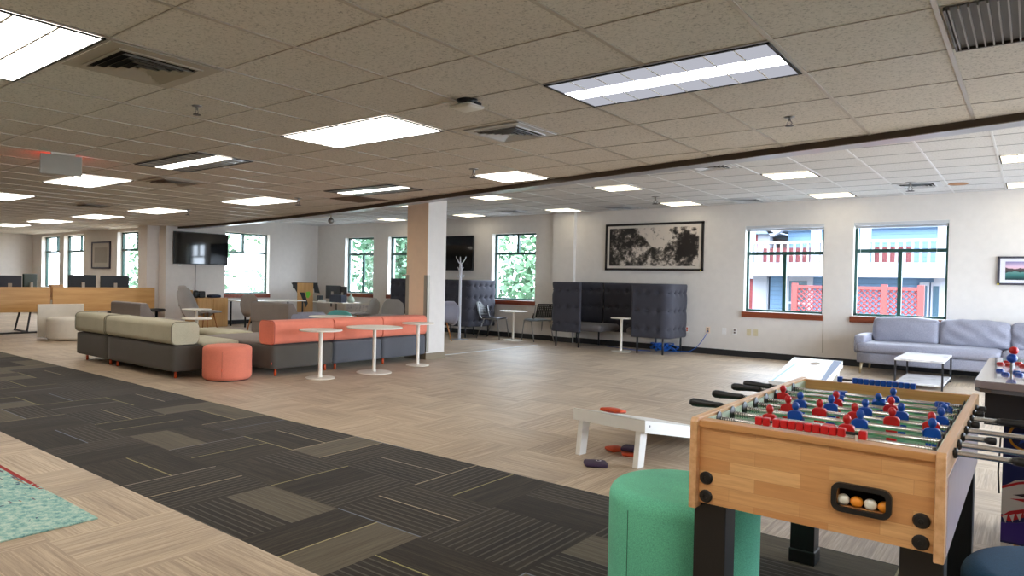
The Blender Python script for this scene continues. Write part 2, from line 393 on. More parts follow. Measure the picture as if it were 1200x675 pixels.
# ------------------------------------------------------------------ the room shell
T = .6401
def gx(i): return (i-.5242)*T
def gy(j): return (j+4.3913)*T
ZN, ZF, ZB = 2.462, 2.790, 2.412
YW = 13.07; XL = -16.2; YO = 8.42; XE = -24.85; XR = 2.6; YB = -4.5
struct('floor', one(box, XE-.3, XR+.3, YB-.3, YW+.3, -.2, 0), m_carpet)
beam = [(XR, 5.31), (-.07, 5.81), (-.98, 6.03), (-1.61, 6.16), (-2.88, 6.42), (-4.86, 6.86), (-7.71, 7.49), (-9.99, 8.01), (-12.48, 8.43), (-15.2, 8.70), (-16.75, 8.72)]
bm = new_bm()
poly = beam + [(XE-.2, 8.72), (XE-.2, YB-.2), (XR+.2, YB-.2), (XR+.2, 5.28)]
prism(bm, poly, ZN, ZN+.02); struct('ceiling', bm, m_ceil)
bm = new_bm(); poly = [(x, y+.1) for x, y in beam] + [(XL-.2, YW+.2), (XR+.2, YW+.2), (XR+.2, 5.4)]
prism(bm, poly, ZF, ZF+.02); struct('ceiling', bm, m_ceil2)
# dropped edge between the two ceilings
def strip(bm, pts, o0, o1, z0, z1):
    for (x0, y0), (x1, y1) in zip(pts, pts[1:]):
        A = [(x0, y0+o0), (x1, y1+o0), (x1, y1+o1), (x0, y0+o1)]
        prism(bm, A[::-1] if False else A, z0, z1)
bm = new_bm(); strip(bm, beam, 0.0, .03, ZB, ZN+.002); struct('trim_1', bm, m_fasc)
bm = new_bm(); strip(bm, beam, .03, .23, ZB+.002, ZF); struct('trim_2', bm, m_soff)
# ceiling grids
def ybeam(x):
    for (x0, y0), (x1, y1) in zip(beam, beam[1:]):
        if x1 <= x <= x0: return y0+(y1-y0)*(x-x0)/(x1-x0)
    return 8.42
bm = new_bm(); w = .010
for i in range(-38, 8):
    x = gx(i)
    if XE < x < XR: box(bm, x-w, x+w, YB, ybeam(x)-.01 if x > -16.7 else YO, ZN-.005, ZN+.001)
for j in range(-11, 10):
    y = gy(j)
    xr = XR
    if y > 5.31:
        xr = max(x for x in [q*.05 for q in range(-500, 52)] if (ybeam(x) if x > -16.7 else 8.42) > y) if y < 8.4 else None
    if xr is not None: box(bm, XE, xr, y-w*.4, y+w*.4, ZN-.0035, ZN+.001)
struct('trim_3', bm, m_tbar)
TF = .625
def fx(i): return -.335-TF*i
def fy(j): return 9.65+TF*j
bm = new_bm(); bm2 = new_bm()
for i in range(-7, 26):
    x = fx(i); box(bm, x-w, x+w, ybeam(x)+.2, YW, ZF-.005, ZF+.001)
for j in range(-8, 6):
    y = fy(j)
    xs = [q*.05 for q in range(int(XL/.05), 52) if ybeam(q*.05)+.2 < y]
    if xs: box(bm2, min(xs), max(xs), y-w*.6, y+w*.6, ZF-.003, ZF+.001)
struct('trim_4', bm, m_tbar2); struct('trim_9', bm2, mat('tbar_darker_grey', (150, 152, 158), .6))  # cross bars a darker grey than the long ones

def wall_with_openings(name, axis, fixed, th, a0, a1, z0, z1, ops, m):
    """axis 'x': wall runs along X at Y=fixed..fixed+th; 'y': runs along Y at X=fixed..fixed+th; ops: (a,b,zlo,zhi)"""
    bm = new_bm(); cuts = sorted({a0, a1, *[q for o in ops for q in o[:2]]})
    for p, q in zip(cuts, cuts[1:]):
        mid = (p+q)/2; hit = [o for o in ops if o[0] < mid < o[1]]
        segs = [(z0, z1)] if not hit else [(z0, hit[0][2]), (hit[0][3], z1)]
        for s0, s1 in segs:
            if axis == 'x': box(bm, p, q, fixed, fixed+th, s0, s1)
            else: box(bm, fixed, fixed+th, p, q, s0, s1)
    bmesh.ops.remove_doubles(bm, verts=bm.verts[:], dist=.0005)
    return struct(name, bm, m)
far = [(-2.31, -1.01, .83, 2.385), (-4.05, -2.745, .83, 2.385), (-9.80, -8.57, .85, 2.395), (-13.27, -12.05, .86, 2.41), (-15.0, -13.82, .86, 2.42), (.95, 2.25, .83, 2.385)]
wall_with_openings('wall_far', 'x', YW, .28, XL-.28, XR+.2, 0, ZF+.1, far, m_wall)
lw = [(10.03, 11.40, .80, 2.43)]
wall_with_openings('wall_left', 'y', XL-.28, .28, YO+.28, YW, 0, ZF+.1, lw, m_wall)
off = [(-24.07, -22.65, .80, 2.38), (-22.34, -20.92, .80, 2.38), (-18.82, -17.40, .80, 2.38)]
wall_with_openings('wall_office', 'x', YO, .28, XE, XL, 0, ZF+.1, off, m_wall)
struct('wall_end', one(box, XE-.28, XE, YB, YO+.28, 0, ZF), m_wall)
rw = [(4.3, 7.0, .10, 2.40), (7.25, 9.95, .10, 2.70), (10.2, 12.9, .10, 2.70)]  # unseen windows read from side daylight; enlarged, and wall moved close, for more light
wall_with_openings('wall_right', 'y', XR, .28, YB, YW, 0, ZF+.1, rw, m_wall)
struct('wall_back', one(box, XE, XR, YB-.28, YB, 0, ZF), m_wall)
bm = new_bm(); box(bm, -17.0, -16.55, YO-.3, YO, 0, ZN); struct('wall_pier', bm, m_wall)
bm = new_bm(); box(bm, -8.07, -7.55, YW-.1, YW, 0, ZF); struct('wall_pilaster', bm, m_wall)
# column
bm = new_bm(); box(bm, -7.95, -7.49, 8.276, 8.72, 0, ZF); col = struct('wall_column', bm, m_wall)
bm = new_bm(); box(bm, -7.95, -7.492, 8.27, 8.276, .1, ZF); struct('trim_5', bm, m_tan)  # thin facing gives the column's camera side a tan colour
bm = new_bm(); box(bm, -7.96, -7.48, 8.262, 8.73, 0, .10); struct('baseboard_column', bm, m_tanbase)
for nm, x0 in (('trim_6', -7.496), ('trim_7', -7.95)):
    bm = new_bm()
    if x0 > -7.9:
        box(bm, -7.55, -7.482, 8.262, 8.27, .12, 1.36); box(bm, -7.49, -7.482, 8.262, 8.33, .12, 1.36)
    else:
        box(bm, -7.956, -7.89, 8.262, 8.27, .12, 1.36); box(bm, -7.958, -7.95, 8.262, 8.33, .12, 1.36)
    struct(nm, bm, m_guard)
# baseboards
bm = new_bm(); box(bm, XL, -8.07, YW-.014, YW, 0, .11); box(bm, -7.55, XR, YW-.014, YW, 0, .11); box(bm, -8.084, -7.536, YW-.114, YW-.1, 0, .11); struct('baseboard_far', bm, m_base)
struct('baseboard_left', one(box, XL, XL+.014, YO+.28, YW-.014, 0, .11), m_base)
struct('baseboard_office', one(box, XE, XL, YO-.014, YO, 0, .11), m_base)

def window(n, axis, a0, a1, z0, z1, plane, bars, sill=True, blind=0.0, fr=.045, slats=False, sg=-1):
    """bars: list of ('h', frac) / ('v', frac, z from frac, z to frac) with fractions measured from the top / left"""
    root = bpy.data.objects.new('window_%d' % n, None); COL.objects.link(root); root['kind'] = 'structure'
    def bx(bm, p, q, s0, s1, d0, d1):
        if axis == 'x': box(bm, p, q, plane+d0, plane+d1, s0, s1)
        elif sg < 0: box(bm, plane-d1, plane-d0, p, q, s0, s1)
        else: box(bm, plane+d0, plane+d1, p, q, s0, s1)
    bm = new_bm(); d0, d1 = .13, .19
    bx(bm, a0, a0+fr, z0, z1, d0, d1); bx(bm, a1-fr, a1, z0, z1, d0, d1); bx(bm, a0, a1, z1-fr, z1, d0, d1); bx(bm, a0, a1, z0, z0+fr, d0, d1)
    for b in bars:
        if b[0] == 'h': zz = z1-(z1-z0)*b[1]; bx(bm, a0, a1, zz-.028, zz+.028, d0-.004, d1)
        else: aa = a0+(a1-a0)*b[1]; bx(bm, aa-.028, aa+.028, z1-(z1-z0)*b[3], z1-(z1-z0)*b[2], d0-.002, d1)
    obj('window_frame', bm, m_green, root)
    bm = new_bm(); bx(bm, a0, a1, z0, z1, d0+.028, d0+.034); obj('window_pane', bm, m_glass, root)
    bm = new_bm()                                                    # bright white reveal lining
    bx(bm, a0-.001, a0+.006, z0, z1, 0, d0); bx(bm, a1-.006, a1+.001, z0, z1, 0, d0); bx(bm, a0, a1, z1-.006, z1+.001, 0, d0); bx(bm, a0, a1, z0-.001, z0+.006, 0, d0)
    obj('reveal_lining', bm, m_white, root)
    if sill:
        bm = new_bm(); bx(bm, a0-.02, a1+.01, z0-.10, z0-.004, -.035, .002); obj('window_sill', bm, m_sill, root)
    if blind:
        bm = new_bm(); bx(bm, a0+.01, a1-.01, z1-.055, z1-.006, .01, .07)
        for k in range(6): bx(bm, a0+.02, a1-.02, z1-.062-k*.006-.003, z1-.062-k*.006, .015, .06)
        obj('blind_headrail', bm, m_vent2, root)
        bm = new_bm()
        for f in (.08, .88): bx(bm, a0+(a1-a0)*f-.002, a0+(a1-a0)*f+.002, z1-.5, z1-.06, .03, .034)
        obj('blind_cord', bm, m_white, root)
    if slats:
        bm = new_bm()
        for k in range(58):
            zz = z1-.07-k*.026
            if zz > z0+.03: bx(bm, a0+.02, a1-.02, zz, zz+.0025, .03, .052)
        obj('blind_slats', bm, m_white, root)
    zc = (z0+z1)/2
    if axis == 'x': portal(((a0+a1)/2, plane+.22, zc), (PI/2, 0, PI), a1-a0, z1-z0)
    else: portal((plane+.22*sg, (a0+a1)/2, zc), (PI/2, 0, -PI/2 if sg < 0 else PI/2), a1-a0, z1-z0)
H = .30
window(1, 'x', *far[0], YW, [('h', H), ('v', .5, H, 1)], blind=1)
window(2, 'x', *far[1], YW, [('h', H+.02), ('v', .5, H+.02, 1)], blind=1)
window(3, 'x', *far[2], YW, [('h', H), ('v', .53, 0, H)])
window(4, 'x', *far[3], YW, [('h', H), ('v', .53, H, 1)])
window(5, 'x', *far[4], YW, [('h', H), ('v', .53, H, 1)])
window(6, 'y', *lw[0], XL, [('h', .32), ('v', .45, 0, .32)], slats=True)
for k, o in enumerate(off): window(7+k, 'x', *o, YO, [('h', .30), ('v', .62, 0, .30)], sill=False)
window(10, 'x', *far[5], YW, [('h', H), ('v', .5, H, 1)], blind=1)
for k, o in enumerate(rw): window(11+k, 'y', *o, XR, [('h', .3), ('v', .5, .3, 1)], sg=1)
bm = new_bm(); box(bm, -2.735, -2.725, YW-.006, YW, .18, .80); struct('trim_8', bm, m_vent)

# ------------------------------------------------------------------ outside
struct('ground', one(box, -70, 40, YB-2, 80, -1.3, -1.02), mat('pale_paving', (150, 150, 146), .9))
def tree(x, y, h, r, label, m, seed, n=2600):
    rnd = random.Random(seed); t = thing('tree', label, 'tree', (x, y, -1.0), 0, 'trees outside the windows')
    bm = new_bm(); tube(bm, [(0, 0, 0), (.1, 0, h*.35), (0, .1, h*.7)], .16, 8, .06)
    for k in range(6):
        a = rnd.uniform(0, 6.28); tube(bm, [(.05, 0, h*.35+k*.2), (math.cos(a)*r*.6, math.sin(a)*r*.6, h*.6+k*.15)], .05, 5, .02)
    obj('trunk', bm, m_bark, t)
    bm = new_bm(); cl = [(rnd.gauss(0, r*.42), rnd.gauss(0, r*.42), h*.55+rnd.uniform(-h*.42, h*.38), r*rnd.uniform(.3, .5)) for _ in range(26)]
    for _ in range(n):
        c = rnd.choice(cl); d = Vector((rnd.gauss(0, 1), rnd.gauss(0, 1), rnd.gauss(0, 1))).normalized()*c[3]*rnd.uniform(.6, 1.05)
        p = Vector(c[:3])+d; s = rnd.uniform(.09, .20)
        u = Vector((rnd.gauss(0, 1), rnd.gauss(0, 1), rnd.gauss(0, .6))).normalized(); v = u.cross(Vector((rnd.gauss(0, 1), rnd.gauss(0, 1), rnd.gauss(0, 1)))).normalized()
        q = [bm.verts.new(p+u*s), bm.verts.new(p+v*s*.5), bm.verts.new(p-u*s), bm.verts.new(p-v*s*.5)]; bm.faces.new(q)
    obj('foliage', bm, m, t)
tree(-12.0, 19.5, 5.6, 2.2, 'broad leafy tree seen through the window beside the coat stand', m_leaf2, 1, 4200)
tree(-14.6, 17.6, 4.6, 1.6, 'leafy tree seen through the lower part of the window beside the coat stand', m_leaf, 2)
tree(-18.5, 19, 6, 2.4, 'leafy tree seen through the window just left of the column', m_leaf, 3, 4000)
tree(-23.5, 24, 7, 2.6, 'leafy tree seen through the window above the desk with two monitors', m_leaf, 4, 4000)
tree(-27.0, 20.5, 5, 1.8, 'pale leafy tree at the left of the window above the desk with two monitors', m_leaf2, 5)
tree(-27, 14.2, 5.0, 2.3, 'pale leafy tree seen through the blinds beside the wall screen', m_leaf2, 6, 3600)
tree(-5.6, 36, 9, 2.0, 'green tree rising behind the roofs seen through the left of the two right-hand windows', m_leaf2, 8)
tree(-.2, 33.5, 7.5, 1.9, 'green tree beside the blue gable seen through the right-hand window', m_leaf2, 9)
# neighbouring houses
hb = thing('house', 'pale blue clapboard house with white trim and a balcony outside the right-hand window', 'house', (0, 24, -1))
m_bs = siding('blue_siding', (76, 104, 130)); m_rs = siding('barn_red_siding', (128, 50, 54)); m_wt = mat('exterior_white_trim', (140, 142, 150), .8)
m_rl = mat('red_lattice_paint', (128, 52, 50), .8); m_hp = mat('dark_house_pane', (44, 72, 86), .2); m_roofg = mat('grey_roof', (92, 108, 122), .9)
obj('wall', one(box, -6.6, -1.85, 0, 6, 0, 2.75), m_bs, hb)
obj('upper_wall', one(box, -6.5, -1.95, 1.6, 6, 2.9, 4.3), m_bs, hb)
obj('porch_roof', one(box, -7.3, -1.7, -1.2, 1.7, 2.62, 3.03), m_wt, hb)
bm = new_bm(); prism(bm, [(-6.9, 4.2), (-4.2, 5.7), (-1.5, 4.2)], 1.4, 6.2, 'y'); obj('roof', bm, m_roofg, hb)
bm = new_bm(); prism(bm, [(-4.3, 5.75), (-4.2, 5.95), (-1.2, 4.2), (-1.45, 4.0)], 1.1, 1.4, 'y'); obj('gable_board', bm, m_wt, hb)
bm = new_bm(); prism(bm, [(-4.1, 5.75), (-4.2, 5.95), (-7.1, 4.2), (-6.9, 4.0)], 1.1, 1.4, 'y'); obj('gable_board', bm, m_wt, hb)
for x in (-6.95, -5.05, -3.75, -1.9): obj('porch_post', one(box, x-.12, x+.12, -1.12, -.9, 3.03, 4.3), m_wt, hb)
for x in (-6.85, -1.9): obj('corner_board', one(box, x-.28, x+.16, -.05, 0, 0, 2.7), m_wt, hb)
obj('balcony_rail', one(box, -7.1, -1.8, -1.08, -.98, 3.62, 3.70), m_wt, hb)
for x0, x1 in ((-6.6, -5.2), (-3.6, -2.6)): obj('balcony_boards', one(box, x0, x1, -.9, -.85, 3.05, 3.5), mat('muted_red_boards', (116, 62, 64), .9), hb)  # boards in a paler, less saturated red
for k in range(28): obj('baluster', one(box, -7.0+k*.19, -6.94+k*.19, -1.05, -1.0, 3.03, 3.64), m_wt, hb)
wf = obj('window', one(box, -6.15, -5.32, -.08, 0, .9, 2.62), m_wt, hb)
obj('pane', one(box, -6.0, -5.48, -.1, -.07, 1.0, 1.75), m_hp, wf); obj('pane', one(box, -6.0, -5.48, -.1, -.07, 1.82, 2.48), m_hp, wf)
for x in (-2.40, -2.12):
    w2 = obj('window', one(box, x-.12, x+.12, -.08, 0, 1.2, 2.5), m_wt, hb); obj('pane', one(box, x-.07, x+.07, -.1, -.07, 1.3, 2.4), m_hp, w2)
hr = thing('house', 'red clapboard house with white trim outside the left of the two right-hand windows', 'house', (-8.6, 25.5, -1))
obj('wall', one(box, -2.2, 1.15, 0, 5, 0, 4.1), m_rs, hr); obj('corner_board', one(box, 1.15, 1.55, -.06, .3, 0, 4.1), m_wt, hr)
obj('trim_band', one(box, -2.3, 1.5, -.2, 0, 2.55, 2.72), m_wt, hr)
wf = obj('window', one(box, .35, .85, -.08, 0, 1.3, 2.4), m_wt, hr); obj('pane', one(box, .45, .75, -.1, -.07, 1.4, 2.3), m_hp, wf)
obj('roof', one(prism, [(-2.8, 4.1), (1.8, 4.1), (-.5, 5.6)], -.4, 5.4, 'y'), m_roofg, hr)
fn = thing('lattice_fence', 'red lattice garden fence outside the right-hand window', 'fence', (0, 20.5, -1))
bm = new_bm(); L, Rr, zl, zh = -5.0, -2.15, .9, 2.28
for k in range(-11, 24):
    for sgn in (1, -1):
        x0 = L+k*.13; x1 = x0+(zh-zl)
        t0, t1 = max(0, (L-x0)/(x1-x0)), min(1, (Rr-x0)/(x1-x0))
        if t1-t0 > .02:
            za, zb = (zl+(zh-zl)*t0, zl+(zh-zl)*t1) if sgn > 0 else (zh-(zh-zl)*t0, zh-(zh-zl)*t1)
            tube(bm, [(x0+(x1-x0)*t0, .012*sgn, za), (x0+(x1-x0)*t1, .012*sgn, zb)], .018, 4)
obj('lattice', bm, mat('muted_red_lattice', (124, 54, 56), .9), fn)  # lattice in a similar muted red
obj('fence_rail', one(box, -5.05, -2.1, -.05, .05, 2.26, 2.34), m_rl, fn)
obj('fence_boards', one(box, -5.05, -2.1, -.03, .03, 0, .9), m_rl, fn)
for x in (-5.0, -3.9, -2.9, -2.12): obj('post', one(box, x-.07, x+.07, -.06, .06, 0, 2.4), m_rl, fn)

# ------------------------------------------------------------------ ceiling fixtures
def troffer(x0, x1, y0, y1, z, label, kind='full', grp='recessed ceiling lights'):
    cx, cy = (x0+x1)/2, (y0+y1)/2; a, b = (x1-x0)/2-.012, (y1-y0)/2-.012
    t = thing('ceiling_light', label, 'ceiling light', (cx, cy, z-.0055), 0, grp)
    bm = new_bm()
    box(bm, -a, -a+.014, -b, b, -.007, -.0005); box(bm, a-.014, a, -b, b, -.007, -.0005)
    box(bm, -a, a, -b, -b+.014, -.007, -.0005); box(bm, -a, a, b-.014, b, -.007, -.0005)
    obj('frame', bm, m_lampblk, t)  # black border in place of the shaded gap around the recessed diffuser
    a -= .014; b -= .014
    if kind == 'full' or kind == 'far':
        nx = 3 if (a > b) else 2
        bm = new_bm(); box(bm, -a, a, -b, b, -.003, -.0005); obj('diffuser', bm, m_lamp if kind == 'full' else m_lamp2, t)
        bm = new_bm()
        for k in range(1, 8 if a > .4 else 4):
            x = -a+2*a*k/(8 if a > .4 else 4); box(bm, x-.005, x+.005, -b, b, -.006, -.0031)
        for k in (1, 2): y = -b+2*b*k/3; box(bm, -a, a, y-.006, y+.006, -.006, -.0031)
        obj('louvre_blades', bm, m_tabw, t)
    else:
        s = b*.30
        bm = new_bm(); box(bm, -a, a, -s, s, -.003, -.0005); obj('diffuser', bm, m_lampc if kind == 'strip' else m_lamp, t)
        side = m_lampd if kind == 'strip' else m_baf
        bm = new_bm(); box(bm, -a, a, -b, -s, -.003, -.0005); box(bm, -a, a, s, b, -.003, -.0005); obj('side_reflector', bm, side, t)
        bm = new_bm()
        for k in range(1, 8):
            x = -a+2*a*k/8; box(bm, x-.003, x+.003, -b, b, -.006, -.0031)
        obj('louvre_blades', bm, m_white if kind == 'strip' else m_vent, t)
    return t
NL = [(-7, -3, 'full', 'large ceiling light in the top left corner, beside a square vent'),
      (-3, 1, 'strip', 'large long ceiling light with bright central strip and grey sides'),
      (-7, 1, 'full', 'bright ceiling light with evenly glowing panels left of the domed ceiling sensor'),
      (-11, 1, 'baffle', 'ceiling light with bright strip and dark louvred sides, right of the grey box sign'),
      (-15, 1, 'full', 'evenly bright ceiling light just beneath the grey box sign'),
      (-20, 1, 'full', 'bright ceiling light cut by the left edge of the picture beyond the grey box sign'),
      (-7, 5, 'small', 'small square bright ceiling light nearest the dark dropped edge'),
      (-11, 5, 'baffle', 'louvred ceiling light with bright centre strip, beside a flat brown grille'),
      (-15, 5, 'full', 'bright ceiling light in the far row, second to the left of the flat brown grille'),
      (-20, 5, 'full', 'bright ceiling light in the far row, above the left end of the wall screen'),
      (-24, 5, 'full', 'bright ceiling light in the far row, above the framed picture in the office'),
      (-28, 5, 'full', 'thin bright ceiling light in the far row, second from the left edge of the picture'),
      (-32, 5, 'full', 'thin bright ceiling light at the far left end of the far row'),
      (-3, -3, 'full', 'added unseen ceiling light above the green ottoman, for fill'), (1, -5, 'full', 'second added ceiling light behind the camera on the right, for fill'),  # both added out of view to brighten the foreground
      (1, -3, 'full', 'ceiling light above and behind the camera on the right'), (1, 1, None, ''), (-3, -7, 'full', 'ceiling light behind the camera, middle'),  # unseen lights continuing the ceiling grid, placed for fill
      (-11, -3, 'full', 'ceiling light to the left outside the picture'), (-15, -3, 'full', 'far left ceiling light outside the picture'),
      (-11, -7, 'full', 'ceiling light in the rear row on the left')]
for i, j, k, lab in NL:
    if k is None: continue
    if k == 'small': troffer(gx(i), gx(i+1), gy(j), gy(j+1), ZN, lab, 'full')
    else: troffer(gx(i), gx(i+2), gy(j), gy(j+1), ZN, lab, k)
names = ['above the pale sofa', 'above the right-hand window', 'left of the bent blue-lit ceiling grid', 'nearest the left', 'leftmost']
FL = [(0, 0, 'far ceiling light at the right picture edge, nearer to the camera'), (0, 4, 'far ceiling light at the right picture edge, close to the wall'),
      (4, 0, 'far ceiling light in the nearer row above the two right-hand windows'), (4, 4, 'far ceiling light close to the wall above the two right-hand windows'),
      (8, 0, 'far ceiling light in the nearer row in front of the wide tree picture'), (8, 4, 'far ceiling light close to the wall above the wide tree picture'),
      (12, 0, 'far ceiling light in the nearer row just right of the column'), (12, 4, 'far ceiling light close to the wall above the pilaster'),
      (16, 0, 'far ceiling light in the nearer row just left of the column top'), (16, 4, 'far ceiling light close to the wall above the dark screen right of the column'),
      (20, 4, 'far ceiling light close to the wall left of the column')]
for i, j, lab in FL: troffer(fx(i), fx(i-1), fy(j), fy(j+1), ZF, lab, 'far', 'square lights in the raised ceiling')

def vent(x0, y0, s, z, label, m, grp=None):
    t = thing('ceiling_vent', label, 'air vent', (x0+s/2, y0+s/2, z-.0055), 0, grp)
    h = s/2-.012
    def ring(bm, o, i, z0, z1):
        box(bm, -o, o, -o, -i, z0, z1); box(bm, -o, o, i, o, z0, z1); box(bm, -o, -i, -i, i, z0, z1); box(bm, i, o, -i, i, z0, z1)
    bm = new_bm(); ring(bm, h, h*.72, -.006, -.0005); ring(bm, h*.76, h*.70, -.012, -.005); obj('frame', bm, m, t)
    bm = new_bm(); box(bm, -h*.71, h*.71, -h*.71, h*.71, -.002, -.0005); obj('duct_opening', bm, m_void, t)
    bm = new_bm()
    for k in range(4):                      # stepped square cones
        o = h*(.66-.15*k); i = o-h*.085
        vs = []
        for q, zz in ((o, -.026), (i, -.006)):
            vs.append([bm.verts.new((sx*q, sy*q, zz)) for sx, sy in ((-1, -1), (1, -1), (1, 1), (-1, 1))])
        for a in range(4): bm.faces.new((vs[0][a], vs[0][(a+1) % 4], vs[1][(a+1) % 4], vs[1][a]))
    o = h*.07; box(bm, -o, o, -o, o, -.02, -.015)
    obj('louvre_cone', bm, m, t)
    return t
vent(gx(-6), gy(-2), T, ZN, 'square louvred ceiling vent beside the large light at top left', m_vent, 'square ceiling vents')
vent(gx(-5)+.1, gy(2)+.05, T*.86, ZN, 'square louvred ceiling vent between the domed sensor and the strip light', m_vent2, 'square ceiling vents')
vent(gx(-13), gy(2), T, ZN, 'dark square ceiling vent beyond the louvred strip light on the left', m_vent, 'square ceiling vents')
vent(gx(-20)+.3, gy(1)+T*2.2, T, ZN, 'small dark ceiling vent near the left edge of the picture', m_vent, 'square ceiling vents')
bm = new_bm(); h = T/2-.02; box(bm, -h, h, -h, h, -.006, -.0005)
for k in range(14): box(bm, -h, h, -h+2*h*k/14, -h+2*h*k/14+.012, -.010, -.006)
o = obj('return_grille', bm, mat('brown_grille', (122, 104, 88), .6)); o.location = (gx(-11.45), gy(6.45), ZN-.0055); tag(o, 'flat brown square ceiling grille in front of the column top', 'ceiling grille')
t = thing('return_grille', 'large ribbed metal ceiling grille at the top right corner of the picture', 'ceiling grille', (gx(0)+.02, gy(1), ZN-.0055))
a, b = T*2-.04, T
bm = new_bm(); box(bm, .012, a, .012, b-.012, -.002, -.0005); obj('grille_backing', bm, mat('grille_shadow', (70, 66, 62), .5), t)
bm = new_bm()
for k in range(38): x = .02+k*(a-.03)/38; box(bm, x, x+.006, .014, b-.014, -.014, -.002)
obj('grille_ribs', bm, mat('grille_rib_metal', (128, 124, 120), .3, .7), t)
bm = new_bm(); box(bm, .004, .014, .004, b, -.015, -.0005); box(bm, .004, a, b-.014, b, -.015, -.0005); obj('grille_frame', bm, mat('grille_frame_dark', (60, 56, 54), .4), t)
for x, y, s, lab in ((-3.42, 8.42, .56, 'ceiling vent with a bright reflection tucked behind the dark dropped edge'), (-6.6, 12.2, .6, 'pale ceiling vent in front of the wide tree picture, near the wall'),
                     (-4.15, 12.2, .6, 'pale ceiling vent near the wall between the tree picture and the windows'), (-1.6, 11.5, .6, 'pale ceiling vent beside the sprinkler near the right-hand window'),
                     (-8.9, 11.9, .6, 'pale ceiling vent above the window beside the coat stand')):
    vent(x, y, s, ZF, lab, m_vent2, 'vents in the raised ceiling')
o = obj('ceiling_stain', one(lathe, [(0, -.004), (.12, -.004), (.2, -.001), (.2, 0)], n=20), mat('rust_stained_tile', (176, 128, 92), .8)); o.location = (-.84, 11.95, ZF-.0055); o.scale = (.6, .8, 1)
tag(o, 'brown water-stained patch on the raised ceiling above the right-hand window', 'stain')

def sprinkler(x, y, z, lab, s=1.0):
    t = thing('sprinkler_head', lab, 'sprinkler', (x, y, z), 0, 'ceiling sprinklers')
    obj('escutcheon', one(lathe, [(0, 0), (.035*s, 0), (.032*s, -.006), (.014*s, -.010), (0, -.01)], n=20), m_steel, t, True)
    bm = new_bm(); tube(bm, [(0, 0, -.008), (0, 0, -.03*s)], .009*s, 8)
    for sx in (-1, 1): tube(bm, [(sx*.008, 0, -.03*s), (sx*.018*s, 0, -.045*s), (sx*.004, 0, -.06*s)], .003*s, 6)
    obj('frame_arms', bm, m_steel, t)
    bm = new_bm(); lathe(bm, [(0, -.060*s), (.026*s, -.060*s), (.026*s, -.064*s), (0, -.064*s)], n=16); obj('deflector', bm, m_dkmetal, t)
sprinkler(gx(-6.44), gy(-.45), ZN, 'sprinkler head near the square vent at top left')
sprinkler(gx(-1.52), gy(3.59), ZN, 'sprinkler head right of the strip light, near the dark dropped edge')
sprinkler(gx(-6.55), gy(4.5), ZN, 'sprinkler head at the left tip of the small square light', 1.5)
sprinkler(gx(-12.6), gy(5.6), ZN, 'sprinkler head at the right tip of a far light above the wall screen', 1.7)
sprinkler(gx(-17.7), gy(5.7), ZN, 'tiny sprinkler head far away above the wall screen', 1.7)
sprinkler(-1.35, 11.5, ZF, 'sprinkler head on the raised ceiling beside a pale vent', 2)
sprinkler(-5.0, 11.3, ZF, 'sprinkler head on the raised ceiling in front of the tree picture', 2)
t = thing('ceiling_sensor', 'domed ceiling sensor with a pale lower shell and dark gap, left of the strip light', 'ceiling sensor', (gx(-3.94)+.02, gy(1.05), ZN))
obj('mount', one(lathe, [(0, 0), (.07, 0), (.05, -.035), (0, -.035)], n=24), m_black, t, True)
obj('shell', one(box, -.085, .085, -.085, .085, -.058, -.034, .02, 3), m_white, t, True)
obj('side_vent', one(box, -.095, .095, -.03, .03, -.04, -.028), m_black, t)
t = thing('ceiling_spotlight', 'small round pendent spotlight hanging in front of the raised ceiling', 'spotlight', (-9.75, 8.15, ZB))
obj('stem', one(tube, [(0, 0, .0), (0, 0, -.05)], .012, 8), m_vent, t); bm = new_bm(); sphere(bm, (0, 0, -.10), .055); obj('head', bm, m_steel, t, True)
t = thing('exit_sign', 'grey box sign hanging from ceiling at upper left, glowing red on its far side', 'sign', (-7.36, 2.74, ZN), math.radians(76))
obj('canopy', one(box, -.09, .12, -.03, .03, -.02, 0, .004), m_white, t)
obj('housing', one(box, -.18, .18, -.022, .022, -.215, -.02, .006), mat('sign_housing_grey', (168, 164, 156), .5), t)
obj('lit_face', one(box, -.16, .16, .022, .026, -.20, -.035), emit('exit_red', (255, 40, 20), 4), t)

# ------------------------------------------------------------------ foosball table
FT = thing('foosball_table', 'light wood foosball table with black legs, red and blue players', 'foosball table', (-.5125, 2.975, 0))
FX0, FX1, FY0, FY1, FZ0, FZ1 = -.86+.5125, -.165+.5125, 2.27-2.975, 3.68-2.975, .575, .862
bm = new_bm(); _h = (-.365+.5125-.060, -.365+.5125+.060, .690-.026, .690+.026); _a, _b, _c, _d = FX0+.024, FX1-.024, FZ0+.006, FZ1-.032; _y = (FY0+.012, FY0+.030)
box(bm, _a, _h[0], *_y, _c, _d); box(bm, _h[1], _b, *_y, _c, _d); box(bm, _h[0], _h[1], *_y, _c, _h[2]); box(bm, _h[0], _h[1], *_y, _h[3], _d)
bmesh.ops.remove_doubles(bm, verts=bm.verts[:], dist=.0002)
fp = obj('front_panel', bm, m_blk, FT)
bm = new_bm(); box(bm, FX0+.024, FX1-.024, FY0+.004, FY0+.060, FZ1-.031, FZ1-.008, .003, 2); obj('front_cap', bm, m_beechx, FT)
bm = new_bm(); box(bm, FX0+.024, FX1-.024, FY1-.045, FY1-.012, FZ0+.006, FZ1-.005, .003, 2); obj('rear_panel', bm, m_beechx, FT)
